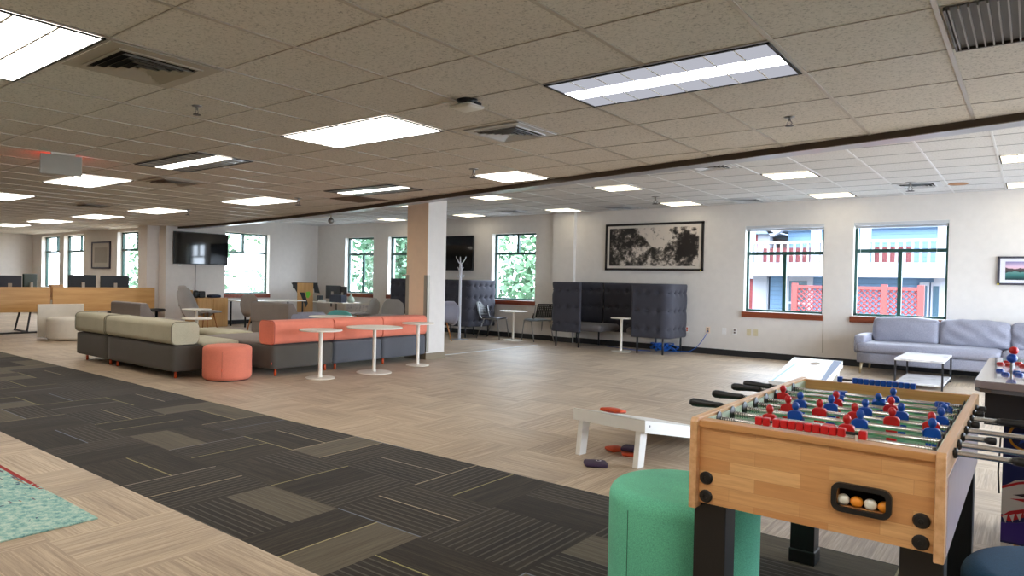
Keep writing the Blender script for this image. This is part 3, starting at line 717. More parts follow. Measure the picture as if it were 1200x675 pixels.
for s, nm in ((0, 'side_panel'), (1, 'side_panel')):
    x = FX0 if s == 0 else FX1-.025
    bm = new_bm(); prism(bm, [(FY0-.012, FZ0-.012), (FY1+.004, FZ0-.012), (FY1+.012, FZ0), (FY1+.012, FZ1-.01), (FY1+.002, FZ1), (FY0, FZ1), (FY0-.012, FZ1-.012)], x, x+.025, 'x', .004)
    obj('side_panel', bm, m_beech, FT, 'auto')
for x0, x1 in ((FX0+.025, FX0+.031), (FX1-.031, FX1-.025)):
    obj('inner_liner', one(box, x0, x1, FY0+.06, FY1-.045, FZ0+.1, FZ1-.012), m_fwall, FT)
obj('shark_print_panel', one(box, FX1, FX1+.002, FY0+.02, FY1-.02, FZ0, FZ1-.07), mat('printed_side_sheet', (206, 194, 204), .2), FT)
fd = obj('playfield', one(box, FX0+.026, FX1-.026, FY0+.03, FY1-.03, .745, .755), m_field, FT)
obj('centre_line', one(box, FX0+.06, FX1-.06, -.003, .003, .7551, .7556), m_white, FT)
bm = new_bm()
for k in range(48):
    a, b = 2*PI*k/48, 2*PI*(k+1)/48
    vs = [bm.verts.new((r*math.cos(t_), r*math.sin(t_), .7558)) for r, t_ in ((.098, a), (.104, a), (.104, b), (.098, b))]; bm.faces.new(vs)
bmesh.ops.remove_doubles(bm, verts=bm.verts[:], dist=.0001); obj('centre_circle', bm, m_white, FT)
for sgn in (-1, 1):
    y = sgn*.44; bm = new_bm(); prism(bm, [(-.173, sgn*.63), (-.173, y), (.173, y), (.173, sgn*.63), (.167, sgn*.63), (.167, y+sgn*.006), (-.167, y+sgn*.006), (-.167, sgn*.63)], .7551, .7556)
    obj('goal_area_line', bm, m_white, FT)
for x, yy in ((FX0+.055, FY0+.085), (FX1-.055, FY0+.085), (FX0+.055, FY1-.085), (FX1-.055, FY1-.085)):
    lg = obj('leg', one(box, x-.052, x+.052, yy-.05, yy+.05, .03, FZ0+.03, .004), m_black, FT)
    obj('foot_cap', one(box, x-.057, x+.057, yy-.055, yy+.055, 0, .065, .006), m_black, lg)
bm = new_bm()
for x in (FX0+.05, FX1-.055):
    for z in (.605, .665):
        q = obj('leg_bolt', one(lathe, [(0, 0), (.021, 0), (.021, .004), (.017, .009), (.007, .010), (.006, .007), (0, .007)], n=24), m_black, FT, 'auto')
        q.rotation_euler = (PI/2, 0, 0); q.location = (x, FY0+.012, z)
bm.free()
def rrect(cx, cz, w, h, r, n=6):
    pts = []
    for sx, sz, a0 in ((1, 1, 0), (-1, 1, 90), (-1, -1, 180), (1, -1, 270)):
        for k in range(n+1):
            a = math.radians(a0+90*k/n); pts.append((cx+sx*(w/2-r)+r*math.cos(a), cz+sz*(h/2-r)+r*math.sin(a)))
    return pts
bm = new_bm(); cx, cz = -.365+.5125, .690; O = rrect(cx, cz, .152, .084, .024); I = rrect(cx, cz, .124, .056, .014)
y0, y1 = FY0-.002, FY0+.013
A = [bm.verts.new((x, y0, z)) for x, z in O]; Bq = [bm.verts.new((x, y0, z)) for x, z in I]; Cq = [bm.verts.new((x, y1, z)) for x, z in O]; D = [bm.verts.new((x, FY0+.062, z)) for x, z in I]
n = len(O)
for k in range(n):
    j = (k+1) % n; bm.faces.new((A[k], A[j], Bq[j], Bq[k])); bm.faces.new((A[k], Cq[k], Cq[j], A[j])); bm.faces.new((Bq[k], Bq[j], D[j], D[k]))
tr = obj('ball_return', bm, m_black, FT)
bm = new_bm(); prism(bm, I, FY0+.0600, FY0+.0620, 'y'); obj('tray_back', bm, m_void, tr)
for bx_, m, lab in ((-.412, m_wball, 'ivory table football ball at the left end of the ball return slot'), (-.378, m_orange, 'orange table football ball second from left in the ball return slot'),
                    (-.343, m_wball, 'ivory table football ball in the middle of the ball return slot'), (-.309, m_orange, 'orange table football ball at the right end of the ball return slot')):
    bm = new_bm(); sphere(bm, (0, 0, 0), .0165, seg=20); o = obj('table_football_ball', bm, m, None, True, (bx_, 2.291, .6795)); tag(o, lab, 'ball', 'balls of the foosball table')
for p, lab in (((-.785, 2.90, .7725), 'orange ball on the green pitch behind the left end of the red counters'), ((-.495, 2.92, .7725), 'orange ball on the green pitch near the right end of the red counters')):
    bm = new_bm(); sphere(bm, (0, 0, 0), .0172, seg=20); o = obj('table_football_ball', bm, m_orange, None, True, p); tag(o, lab, 'ball', 'balls of the foosball table')
# players
def player_bm():
    return scale_bm(_player(), 1.12)
def scale_bm(bm, k):
    bmesh.ops.scale(bm, vec=(k, k, k), verts=bm.verts[:]); return bm
def _player():
    bm = new_bm(); sphere(bm, (0, 0, .030), .0125, .9, .95, 1.15, 12)
    tube(bm, [(0, 0, .012), (0, 0, .02)], .007, 8)
    prism(bm, [(-.022, -.014), (-.023, .004), (-.017, .013), (-.008, .016), (.008, .016), (.017, .013), (.023, .004), (.022, -.014)], -.0115, .0115, 'y', .004)
    prism(bm, [(-.014, -.045), (-.018, -.012), (.018, -.012), (.014, -.045)], -.008, .008, 'y', .003)
    prism(bm, [(-.015, -.082), (-.013, -.045), (.013, -.045), (.015, -.082)], -.011, .011, 'y', .003)
    return bm
def spring(x): 
    bm = new_bm(); tube(bm, [(x+.0035*k/2.2, .0105*math.cos(k*1.3), .0105*math.sin(k*1.3)) for k in range(30)], .0014, 5); return bm
RODY = [2.44+.139*k-2.975 for k in range(8)]; RZ = .834
men = {0: ('r', [-.50]), 1: ('r', [-.70, -.46]), 2: ('b', [-.65, -.445, -.24]), 3: ('r', [-.71, -.60, -.485, -.37, -.255]), 4: ('b', [-.70, -.59, -.475, -.36, -.24]),
       5: ('r', [-.80, -.60, -.41]), 6: ('b', [-.62, -.47, -.25]), 7: ('b', [-.64, -.44, -.27])}
reach = {0: (.00, 'R', .145), 1: (.05, 'R', .25), 3: (.03, 'R', .26), 5: (0, 'R', .09), 2: (0, 'L', .10), 4: (0, 'L', .11), 6: (0, 'L', .12), 7: (0, 'L', .11)}
pl_mesh = {}
for k in range(8):
    team, xs = men[k]; _, side, ext = reach[k]
    x0, x1 = (FX0-.02, FX1+ext) if side == 'R' else (FX0-ext, FX1+(.075 if k == 2 else .02))
    bm = new_bm(); tube(bm, [(x0, 0, 0), (x1, 0, 0)], .0088, 12)
    rod = obj('rod', bm, m_chrome, FT, True, (0, RODY[k], RZ))
    bm = new_bm()
    prof = [(0, 0), (.011, .0), (.0125, .012), (.012, .03), (.014, .06), (.017, .095), (.0165, .115), (.011, .126), (0, .128)]
    lathe(bm, prof, n=18); hd = obj('handle', bm, m_black, rod, True)
    if side == 'R': hd.rotation_euler = (0, PI/2, 0); hd.location = (x1-.01, 0, 0)
    else: hd.rotation_euler = (0, -PI/2, 0); hd.location = (x0+.05, 0, 0)
    if side == 'L':
        bm = new_bm(); lathe(bm, [(0, 0), (.0105, 0), (.012, .008), (.012, .024), (0, .026)], n=14); e = obj('rod_end_cap', bm, m_black, rod, True); e.rotation_euler = (0, PI/2, 0); e.location = (x1-.01, 0, 0)
    for sx, d in ((FX0+.031, 1), (FX1-.031, -1)):
        bm = new_bm(); lathe(bm, [(0, 0), (.027, 0), (.027, .003), (.014, .008), (0, .008)], n=20); q = obj('bearing', bm, m_black, rod, 'auto'); q.rotation_euler = (0, d*PI/2, 0); q.location = (sx, 0, 0)
    bm = new_bm(); lathe(bm, [(0, 0), (.0155, 0), (.0155, .006), (.011, .010), (0, .010)], n=16); q = obj('bearing', bm, m_black, rod, 'auto'); q.rotation_euler = (0, PI/2, 0); q.location = (FX1+.002, 0, 0)
    for x, n_ in ((FX0+.040, 1), (FX1-.092, 1)):
        obj('spring', spring(x), m_chrome, rod, True)
    for q, x in enumerate(xs):
        tilt = 0
        if k == 6: tilt = (75, 35, 60)[q]
        if k == 7: tilt = (85, 0, 80)[q]
        if k == 0: tilt = 95
        if team not in pl_mesh:
            o = obj('player_figure', player_bm(), m_red if team == 'r' else m_blue, rod, 'auto'); pl_mesh[team] = o
        else:
            o = pl_mesh[team].copy(); COL.objects.link(o); o.parent = rod
        o.location = (x+.5125, 0, 0); o.rotation_euler = (math.radians(tilt), 0, 0)
# scoring beads
for y, z, m, xs, nm in ((2.30-2.975, FZ1+.012, m_red, [-.655, -.632]+[-.603+k*.0225 for k in range(9)]+[-.368], 'score_rail'), (3.655-2.975, FZ1+.008, m_blue, [-.685, -.622]+[-.600+k*.0225 for k in range(10)], 'score_rail')):
    bm = new_bm(); tube(bm, [(xs[0]+.5125-.005, y, z), (xs[-1]+.5125+.005, y, z)], .005, 8); rl = obj('score_rail', bm, m_black, FT)
    for x in (xs[0], xs[1]+.02, xs[-1]): 
        pass
    for x in (xs[1]+.018, xs[-1]-.016): obj('rail_support', one(box, x+.5125-.003, x+.5125+.003, y-.004, y+.004, FZ1-.01, z), m_white, rl)
    first = None
    for x in xs:
        if first is None: first = obj('score_bead', one(box, -.0105, .0105, -.012, .012, -.013, .013, .004, 2), m, rl, 'auto'); o = first
        else: o = first.copy(); COL.objects.link(o); o.parent = rl
        o.location = (x+.5125, y, z)

# ------------------------------------------------------------------ ottomans
def ottoman(x, y, r, h, m, label, tab=None, seam=m_black):
    t = thing('ottoman', label, 'ottoman', (x, y, 0), 0)
    R = .055; prof = [(0, .012), (r-.03, .012), (r-.01, .03), (r, .06)]
    prof += [(r, .06+(h-R-.06)*k/6) for k in range(1, 7)]
    prof += [(r-R+R*math.cos(a), h-R+R*math.sin(a)) for a in [PI/2*k/8 for k in range(1, 9)]] + [(r*.5, h+.004), (0, h+.006)]
    obj('cushion_body', one(lathe, prof, n=64), m, t, True)
    bm = new_bm(); lathe(bm, [(0, 0), (r-.04, 0), (r-.04, .014), (0, .014)], n=48); obj('plinth', bm, m_black, t, True)
    a = math.radians(tab if tab is not None else -60); p = Vector((math.cos(a), math.sin(a), 0))
    bm = new_bm(); tube(bm, [(p*(r+.0004))+Vector((0, 0, z)) for z in (.06, h*.5, h-.06)], .0016, 5)
    obj('side_seam', bm, mat('seam_'+label.split()[0], tuple(int(v*.62) for v in {'green': (72, 152, 120), 'round': (218, 120, 98), 'dark': (38, 66, 92)}.get(label.split()[0], (120, 120, 120))), .9), t)
    if tab is not None:
        bm = new_bm(); box(bm, -.001, .012, -.004, .004, 0, .03, .001, 1); g = obj('fabric_tag', bm, m_orangeleg, t); g.location = p*r+Vector((0, 0, .13)); g.rotation_euler = (0, 0, a)
    return t
ottoman(-1.05, 2.70, .285, .50, m_greenf, 'green felt drum ottoman standing partly under the foosball table', -112)
ottoman(.14, 2.62, .29, .50, m_navy, 'dark blue felt drum ottoman at the bottom right corner', None)
ottoman(-7.70, 4.82, .295, .425, m_coral, 'round coral pink ottoman between the two sofa sections', -44)

# ------------------------------------------------------------------ modular sofas
def block(bm, along, a0, a1, c, w, z0, z1, r, bev=.018):
    prism(bm, rrect(c, (z0+z1)/2, w, z1-z0, r, 8), a0, a1, along, 0)
    es = [e for e in bm.edges if len(e.link_faces) == 2 and any(len(f.verts) > 6 for f in e.link_faces)]
    bmesh.ops.bevel(bm, geom=es, offset=bev, segments=3, profile=.5, affect='EDGES'); return bm
def upright(name, cx, cy, z0, z1, r, m, parent): return obj(name, one(tube, [(cx, cy, z0), (cx, cy, z1)], r, 10), m, parent, True)
S = thing('sofa', 'sage and charcoal modular sofa with its back to the camera', 'sofa', (-9.45, 4.8, 0))
def P(x, y): return x+9.45, y-4.8
for x0, x1 in ((-10.90, -9.90), (-9.885, -8.05)):
    a, b = P(x0, 4.30), P(x1, 5.22)
    obj('seat_base', one(cushion, a[0], b[0], a[1], b[1], .085, .415, .03, .006, 8), m_dfab, S, True)
    b2 = P(x1-.01, 4.64)
    obj('back_cushion', one(block, 'x', a[0], b2[0], (a[1]+b2[1])/2-.01, b2[1]-a[1]+.02, .425, .70, .065, .010), m_gfab, S, 'auto')
    for xe in (a[0]+.012, b2[0]-.012):
        pp = rrect((a[1]+b2[1])/2-.01, .5625, b2[1]-a[1]+.024, .279, .067, 6); obj('end_piping', one(tube, [(xe, p[0], p[1]) for p in pp+pp[:1]], .006, 6), mat('dark_sage_piping', (112, 106, 90), .9), S, True)
    c = P(x0, 4.66)
    obj('seat_cushion', one(cushion, a[0], b[0], c[1], b[1]-.005, .38, .445, .03, .008, 8), m_gfab, S, True)
for x in (-10.75, -9.98, -9.76, -8.18):
    for y in (4.40, 5.12): q = P(x, y); upright('leg', q[0], q[1], 0, .10, .017, m_orangeleg, S)
S = thing('sofa', 'coral and charcoal modular sofa running towards the column', 'sofa', (-7.9, 6.8, 0))
def P(x, y): return x+7.9, y-6.8
for k, (y0, y1) in enumerate(((5.32, 6.325), (6.335, 7.265), (7.275, 8.24))):
    a, b = P(-8.42 if k else -9.2, y0), P(-7.46, y1)
    obj('seat_base', one(cushion, a[0], b[0], a[1], b[1], .085, .405, .035, .006, 8), m_dfab if k == 0 else m_dfab2, S, True)
    c = P(-7.76, y0)
    obj('back_cushion', one(block, 'y', a[1]+.003, b[1]-.003, (c[0]+b[0])/2, b[0]-c[0]+.02, .415, .715, .055, .010), m_coral, S, 'auto')
    if k == 0:
        pp = rrect((c[0]+b[0])/2, .565, b[0]-c[0]+.024, .304, .057, 6); obj('end_piping', one(tube, [(p[0], a[1]+.016, p[1]) for p in pp+pp[:1]], .006, 6), mat('dark_coral_piping', (186, 90, 72), .9), S, True)
    c2 = P(-7.78, y0); obj('seat_cushion', one(cushion, a[0], c2[0], a[1]+.01, b[1]-.01, .37, .43, .03, .006, 8), m_taupe, S, True)
for y in (5.42, 6.24, 6.42, 7.17, 7.36, 8.12):
    for x in (-7.54, -8.33): q = P(x, y); upright('leg', q[0], q[1], 0, .10, .017, m_orangeleg, S)
bm = new_bm(); box(bm, -.004, .008, -.004, .004, 0, .025); g = obj('fabric_tag', bm, m_orangeleg, S); g.location = (*P(-7.48, 5.315), .16)

def round_table(x, y, h, r, rb, label, cat='side table', mt=None, rp=.025, group=None):
    t = thing('side_table', label, cat, (x, y, 0), 0, group)
    obj('table_top', one(lathe, [(0, h-.018), (r-.006, h-.018), (r, h-.012), (r, h-.004), (r-.004, h), (0, h)], n=56), mt or m_tabw, t, 'auto')
    obj('pedestal', one(lathe, [(0, .012), (rp*1.2, .012), (rp, .05), (rp, h-.05), (rp*1.4, h-.018), (0, h-.018)], n=20), m_tabw, t, 'auto')
    obj('base_plate', one(lathe, [(0, 0), (rb, 0), (rb, .007), (rb-.012, .013), (0, .015)], n=48), m_tabw, t, 'auto')
    return t
round_table(-7.00, 5.72, .625, .275, .19, 'round white pedestal table beside the coral sofa, nearest the camera')
round_table(-6.93, 6.60, .630, .385, .245, 'largest round white pedestal table, middle of three beside the coral sofa')
round_table(-7.08, 7.64, .640, .245, .175, 'round white pedestal table beside the column corner')
round_table(-5.99, 12.14, .640, .205, .19, 'round white pedestal table inside the tufted grey booth')
round_table(-8.71, 12.45, .640, .305, .22, 'round white pedestal table between two black perforated chairs')
round_table(-12.40, 7.08, .63, .27, .19, 'small round white table behind the sage sofa, farther of the two')
round_table(-9.80, 5.60, .63, .22, .19, 'small round white table just behind the sage sofa, nearer of the two')
round_table(-9.08, 6.60, .58, .26, .2, 'round white table edge showing over the left end of the coral sofa')
round_table(-9.15, 7.7, .635, .38, .22, 'round white table top showing over the middle of the coral sofa')
obj_b = thing('bench', 'low grey-green upholstered bench behind the sage sofa', 'bench', (-9.9, 5.95, 0))
obj('seat_cushion', one(cushion, -.55, .62, -.16, .36, .27, .43, .07, .01, 10), m_gfab, obj_b, True)
obj('seat_base', one(cushion, -.5, .56, -.12, .33, .08, .275, .05, .005, 8), m_gfab, obj_b, True)
for x in (-.42, .48):
    for y in (-.06, .27): upright('leg', x, y, 0, .09, .016, m_black, obj_b)

# pale drum seat with upright screen
t = thing('lounge_seat', 'pale grey drum seat with an upright panel back, in front of the desks', 'lounge seat', (-14.2, 5.48, 0))
bm = new_bm(); prism(bm, [(-.45, -.42), (-.40, -.42), (-.40, .42), (-.45, .42)], .02, .66, 'z', .015); obj('back_panel', bm, m_beigef, t, 'auto')
R = .40; prof = [(0, .02), (R-.02, .02), (R, .04)]+[(R, .06+.31*k/5) for k in range(6)]+[(R-.05+.05*math.cos(a), .37+.05*math.sin(a)) for a in [PI/2*k/6 for k in range(1, 7)]]+[(0, .425)]
o = obj('drum_cushion', one(lathe, prof, n=56), m_beigef, t, True); o.location = (.03, 0, 0)
obj('plinth', one(lathe, [(0, 0), (.36, 0), (.36, .022), (0, .022)], 0.03, 0, n=40), m_black, t)

# taupe lounge sofa behind the sage one
def lounge_sofa(name_lbl, x0, x1, y, ztop, m, loc_arm=False, marm=None):
    t = thing('sofa', name_lbl, 'sofa', ((x0+x1)/2, y, 0)); hw = (x1-x0)/2
    bm = new_bm(); prism(bm, [(0, .38), (0, ztop-.02), (.03, ztop), (.14, ztop), (.34, .40)], -hw, hw, 'x', .03); obj('backrest', bm, m, t, 'auto')
    obj('seat', one(cushion, -hw, hw, .02, .80, .14, .44, .05, .01, 8), m, t, True)
    if loc_arm:
        obj('armrest', one(cushion, hw-.16, hw+.02, .05, .92, .30, .60, .07, .01, 8), marm, t, True)
        obj('armrest', one(cushion, -hw-.02, -hw+.16, .05, .92, .30, .60, .07, .01, 8), marm, t, True)
    for x in (-hw+.08, hw-.08):
        for yy in (.1, .85):
            obj('leg', one(tube, [(x, yy, .15), (x*1.04, yy, 0)], .022, 8, .014), m_oak, t, True)
    return t
lounge_sofa('taupe wedge-backed lounge sofa rising behind the sage sofa', -13.55, -12.35, 5.95, .755, m_taupe)
lounge_sofa('taupe high-backed sofa with lavender-lit arms, standing left of the podium', -12.0, -10.75, 8.0, .775, m_taupe, True, m_lav)  # lavender arm colour carries the window light falling on them

# ------------------------------------------------------------------ shell chairs
def shell(bm, prof, width, cup, thick=.02, n=14):
    """prof: centreline points (y,z) from seat front to back top; width & cup give half-width and side lift at each point"""
    def interp(a, t):
        f = t*(len(a)-1); i = min(int(f), len(a)-2); q = f-i; q = q*q*(3-2*q) if False else q
        return a[i]+(a[i+1]-a[i])*q
    N = 22; rows = []
    for i in range(N+1):
        t = i/N; y = interp([p[0] for p in prof], t); z = interp([p[1] for p in prof], t)
        t2 = min(1, t+.02); t1 = max(0, t-.02)
        d = Vector((0, interp([p[0] for p in prof], t2)-interp([p[0] for p in prof], t1), interp([p[1] for p in prof], t2)-interp([p[1] for p in prof], t1))).normalized()
        nrm = Vector((0, -d.z, d.y)) ; wv = interp(width, t); c = interp(cup, t)
        rows.append([(Vector((s*wv, y, z)) + (-nrm if False else Vector((0, -d.z, d.y)))*c*abs(s)**2.2) for s in [(-1+2*k/n) for k in range(n+1)]] + [nrm])
    g = [[(bm.verts.new(p), bm.verts.new(p-r[-1]*thick)) for p in r[:-1]] for r in rows]
    for i in range(N):
        for k in range(n):
            bm.faces.new((g[i][k][0], g[i+1][k][0], g[i+1][k+1][0], g[i][k+1][0])); bm.faces.new((g[i][k][1], g[i][k+1][1], g[i+1][k+1][1], g[i+1][k][1]))
    for i in range(N):
        for k in (0, n): bm.faces.new((g[i][k][0], g[i][k][1], g[i+1][k][1], g[i+1][k][0]))
    for i in (0, N):
        for k in range(n): bm.faces.new((g[i][k][0], g[i][k+1][0], g[i][k+1][1], g[i][k][1]))
    return bm
def shell_chair(x, y, rz, label, m, hs=.42, top=.82, w=.25, lean=.16, legm=None, cup=.06, group=None):
    t = thing('shell_chair', label, 'chair', (x, y, 0), rz, group)     # faces +y, seat front at +y
    prof = [(.25, hs-.02), (.22, hs+.01), (.05, hs-.01), (-.14, hs-.005), (-.22, hs+.06), (-.24-lean*.3, hs+(top-hs)*.5), (-.24-lean*.7, top-.06), (-.24-lean, top)]
    width = [w*.80, w*.95, w, w*.96, w*.94, w, w*.86, w*.45]; cp = [0, .01, .03, cup, cup*1.3, cup, cup*.6, .01]
    obj('shell', one(shell, prof, width, cp), m, t, True)
    obj('seat_pad', one(cushion, -w*.82, w*.82, -.15, .22, hs-.005, hs+.03, .02, .008, 6), m, t, True)
    for sx, sy in ((-1, -1), (1, -1), (-1, 1), (1, 1)):
        obj('leg', one(tube, [(sx*.13, sy*.12, hs-.03), (sx*.21, sy*.20, 0)], .017, 8, .011), legm or m_oak, t, True)
    return t
shell_chair(-14.25, 8.35, math.radians(-62), 'high-backed warm grey swoop chair on wooden legs below the wall screen', m_grayc, .46, 1.02, .30, .36, cup=.16)
shell_chair(-12.75, 8.75, math.radians(12), 'grey oval-backed chair on wooden legs in front of the window table', m_grayc, .46, .90, .26, .10)
shell_chair(-11.55, 11.35, math.radians(200), 'grey shell armchair just left of the column', m_grayc, .42, .80, .30, .14, m_oak, .12, 'grey armchairs left of the column')
shell_chair(-12.55, 11.45, math.radians(160), 'grey shell armchair beside the leaning poster board', m_grayc, .42, .80, .30, .14, m_oak, .12, 'grey armchairs left of the column')
shell_chair(-9.62, 11.0, math.radians(75), 'lavender velvet high-backed chair half hidden behind the column', m_lav, .42, .84, .28, .16, m_oak, .10)
shell_chair(-12.1, 10.6, math.radians(20), 'teal plastic chair with only its back edge showing over the coral sofa', m_teal, .34, .55, .33, .04, m_steel)

# ------------------------------------------------------------------ perforated chairs
def stack_chair(x, y, rz, label, seatm):
    t = thing('stacking_chair', label, 'chair', (x, y, 0), rz, 'perforated chairs by the window')
    obj('seat', one(cushion, -.22, .22, -.20, .22, .44, .475, .016, .006, 8), seatm, t, True)
    bm = new_bm(); N, K = 19, 17
    def pt(i, k, o):
        u = -1+2*i/N; v = k/K; return Vector((u*.215*(1-.05*v), -.235-.09*v+.03*u*u*(-1)+o, .52+.30*v))
    for o_ in (0,):
        g = [[(bm.verts.new(pt(i, k, 0)), bm.verts.new(pt(i, k, -.012))) for k in range(K+1)] for i in range(N+1)]
        hole = lambda i, k: 2 <= k < K-1 and 1 < i < N-2 and i % 2 == 0 and k % 2 == 0
        for i in range(N):
            for k in range(K):
                if hole(i, k):
                    c = [g[i][k], g[i+1][k], g[i+1][k+1], g[i][k+1]]
                    for a, b in zip(c, c[1:]+c[:1]): bm.faces.new((a[0], b[0], b[1], a[1]))
                    continue
                bm.faces.new((g[i][k][0], g[i+1][k][0], g[i+1][k+1][0], g[i][k+1][0])); bm.faces.new((g[i][k][1], g[i][k+1][1], g[i+1][k+1][1], g[i+1][k][1]))
        for k in range(K):
            for i in (0, N): bm.faces.new((g[i][k][0], g[i][k][1], g[i][k+1][1], g[i][k+1][0]))
        for i in range(N):
            for k in (0, K): bm.faces.new((g[i][k][0], g[i+1][k][0], g[i+1][k][1], g[i][k][1]))
    obj('backrest', bm, m_black, t)
    for s in (-1, 1):
        obj('leg', one(tube, [(s*.225, .20, .445), (s*.245, .27, 0)], .012, 8), m_steel, t, True)
        obj('leg', one(tube, [(s*.225, -.12, .445), (s*.245, -.30, 0)], .012, 8), m_steel, t, True)
        bm = new_bm(); tube(bm, [(s*.225, .22, .44), (s*.225, -.18, .44), (s*.225, -.235, .50), (s*.22, -.30, .80)], .011, 8); obj('side_frame', bm, m_steel, t, True)
    return t
stack_chair(-9.28, 12.50, math.radians(-80), 'black perforated chair on the left of the white table under the window', mat('glossy_dark_seat', (44, 48, 58), .25))
c2 = stack_chair(-8.28, 12.76, math.radians(62), 'black perforated chair with a grey seat, right of the white window table', fabric('blue_grey_seat_pad', (120, 132, 140)))
t = thing('bottle', 'small dark bottle standing on the grey-seated perforated chair', 'bottle', (-8.43, 12.82, .478))
obj('body', one(lathe, [(0, 0), (.028, 0), (.03, .03), (.027, .06), (.012, .08), (.011, .10), (0, .10)], n=16), mat('amber_brown', (70, 52, 40), .4), t, True)
obj('cap', one(lathe, [(0, .10), (.013, .10), (.013, .112), (0, .112)], n=12), m_black, t)

# coat stand
t = thing('coat_stand', 'white metal coat stand with curved hooks right of the column', 'coat stand', (-9.55, 11.62, 0))
obj('base_plate', one(lathe, [(0, 0), (.20, 0), (.20, .008), (.03, .016), (0, .016)], n=36), mat('stand_grey', (150, 152, 158), .4), t, 'auto')
obj('pole', one(lathe, [(0, .01), (.03, .01), (.03, 1.62), (.02, 1.66), (0, 1.66)], n=16), mat('stand_white', (206, 208, 216), .35), t, 'auto')
for k in range(6):
    a = k*PI/3+.25; d = Vector((math.cos(a), math.sin(a), 0)); zz = 1.64 if k % 2 == 0 else 1.47
    tt = .125 if k % 2 == 0 else .08
    obj('hook', one(tube, [Vector((0, 0, zz)), d*tt*.4+Vector((0, 0, zz+.03)), d*tt*.8+Vector((0, 0, zz+.10)), d*tt+Vector((0, 0, zz+.16 if k % 2 == 0 else zz+.09))], .014, 8, .009), MATS['stand_white'], t, True)
for k in range(3):
    a = k*2*PI/3+1.1; d = Vector((math.cos(a), math.sin(a), 0))
    obj('hook', one(tube, [Vector((0, 0, 1.36)), d*.07+Vector((0, 0, 1.35)), d*.09+Vector((0, 0, 1.41))], .01, 8, .008), MATS['stand_white'], t, True)

# ------------------------------------------------------------------ tufted booths
def panel(bm, path, z0, z1, th, bx=.20, bz=.30, depth=.042, both=True, step=.022):
    """upholstered wall panel that follows a path in plan, dimpled at the buttons"""
    P_ = [Vector((x, y, 0)) for x, y in path]; seg = [(b-a).length for a, b in zip(P_, P_[1:])]; L = sum(seg)
    def at(s):
        for a, b, l in zip(P_, P_[1:], seg):
            if s <= l+1e-9: return a+(b-a)*(s/l), (b-a).normalized()
            s -= l
        return P_[-1], (P_[-1]-P_[-2]).normalized()
    def nrm(s):
        d = Vector((0, 0, 0))
        for e in (-.03, 0, .03): d += at(max(0, min(L, s+e)))[1]
        d.normalize(); return Vector((d.y, -d.x, 0))
    nb = max(1, round(L/bx)); bs = [L*(k+.5)/nb for k in range(nb)]; nz = max(1, round((z1-z0)/bz)); zs = [z0+(z1-z0)*(k+.5)/nz for k in range(nz)]
    ns = max(2, int(L/step)); nv = max(2, int((z1-z0)/step)); F, Bk = [], []
    for i in range(ns+1):
        s = L*i/ns; p, _ = at(s); nn = nrm(s); f, b = [], []
        for k in range(nv+1):
            z = z0+(z1-z0)*k/nv; e = min(s, L-s, z-z0, z1-z); rim = min(1, e/.04); rim = math.sqrt(max(0, 1-(1-rim)**2))
            dd = 0
            for q in bs:
                for w in zs:
                    r2 = (s-q)**2+(z-w)**2
                    if r2 < .02: dd += depth*(.6*math.exp(-r2/.0008)+.4*math.exp(-r2/.004))
                dd = dd
            for w in zs: dd += .2*depth*math.exp(-(z-w)**2/.0003)
            h = th/2*(.55+.45*rim)-dd
            f.append(bm.verts.new(p+nn*h+Vector((0, 0, z)))); b.append(bm.verts.new(p-nn*(h if both else th/2)+Vector((0, 0, z))))
        F.append(f); Bk.append(b)
    for i in range(ns):
        for k in range(nv):
            bm.faces.new((F[i][k], F[i+1][k], F[i+1][k+1], F[i][k+1])); bm.faces.new((Bk[i][k], Bk[i][k+1], Bk[i+1][k+1], Bk[i+1][k]))
    for i in range(ns):
        bm.faces.new((F[i][0], Bk[i][0], Bk[i+1][0], F[i+1][0])); bm.faces.new((F[i][nv], F[i+1][nv], Bk[i+1][nv], Bk[i][nv]))
    for k in range(nv):
        bm.faces.new((F[0][k], F[0][k+1], Bk[0][k+1], Bk[0][k])); bm.faces.new((F[ns][k], Bk[ns][k], Bk[ns][k+1], F[ns][k+1]))
    # buttons
    for q in bs:
        for w in zs:
            p, _ = at(q); nn = nrm(q)
            for sg in ((1, -1) if both else (1,)): sphere(bm, p+nn*sg*(th/2-depth*1.1)+Vector((0, 0, w)), .011, seg=8)
    return bm
def arc(cx, cy, r, a0, a1, n=6): return [(cx+r*math.cos(math.radians(a0+(a1-a0)*k/n)), cy+r*math.sin(math.radians(a0+(a1-a0)*k/n))) for k in range(n+1)]
def booth_pod(label, x, y, outer, inner, depth, front_to, rear_to, legs, sgn, z0=.30, z1=1.30, group=None, r=.13):
    """outer: x of the closed side; sgn +1 when the closed side is the +x side"""
    t = thing('booth_seat', label, 'booth seat', (x, y, 0), 0, group)
    if sgn > 0: path = [(front_to, 0), (outer-r, 0)] + arc(outer-r, r, r, -90, 0)[1:] + [(outer, depth-r)] + arc(outer-r, depth-r, r, 0, 90)[1:] + [(rear_to, depth)]
    else: path = [(front_to, 0), (outer+r, 0)] + arc(outer+r, r, r, 270, 180)[1:] + [(outer, depth-r)] + arc(outer+r, depth-r, r, 180, 90)[1:] + [(rear_to, depth)]
    obj('tufted_screen', one(panel, path, z0, z1, .065), m_booth, t, True)
    a, b = sorted((outer-sgn*.04, inner))
    obj('seat', one(cushion, a, b, .04, depth-.04, .33, .47, .07, .015, 10), fabric('booth_seat_grey', (96, 92, 94)), t, True)
    for lx, ly in legs: upright('leg', lx, ly, 0, .34, .018, m_dkmetal, t)
    return t
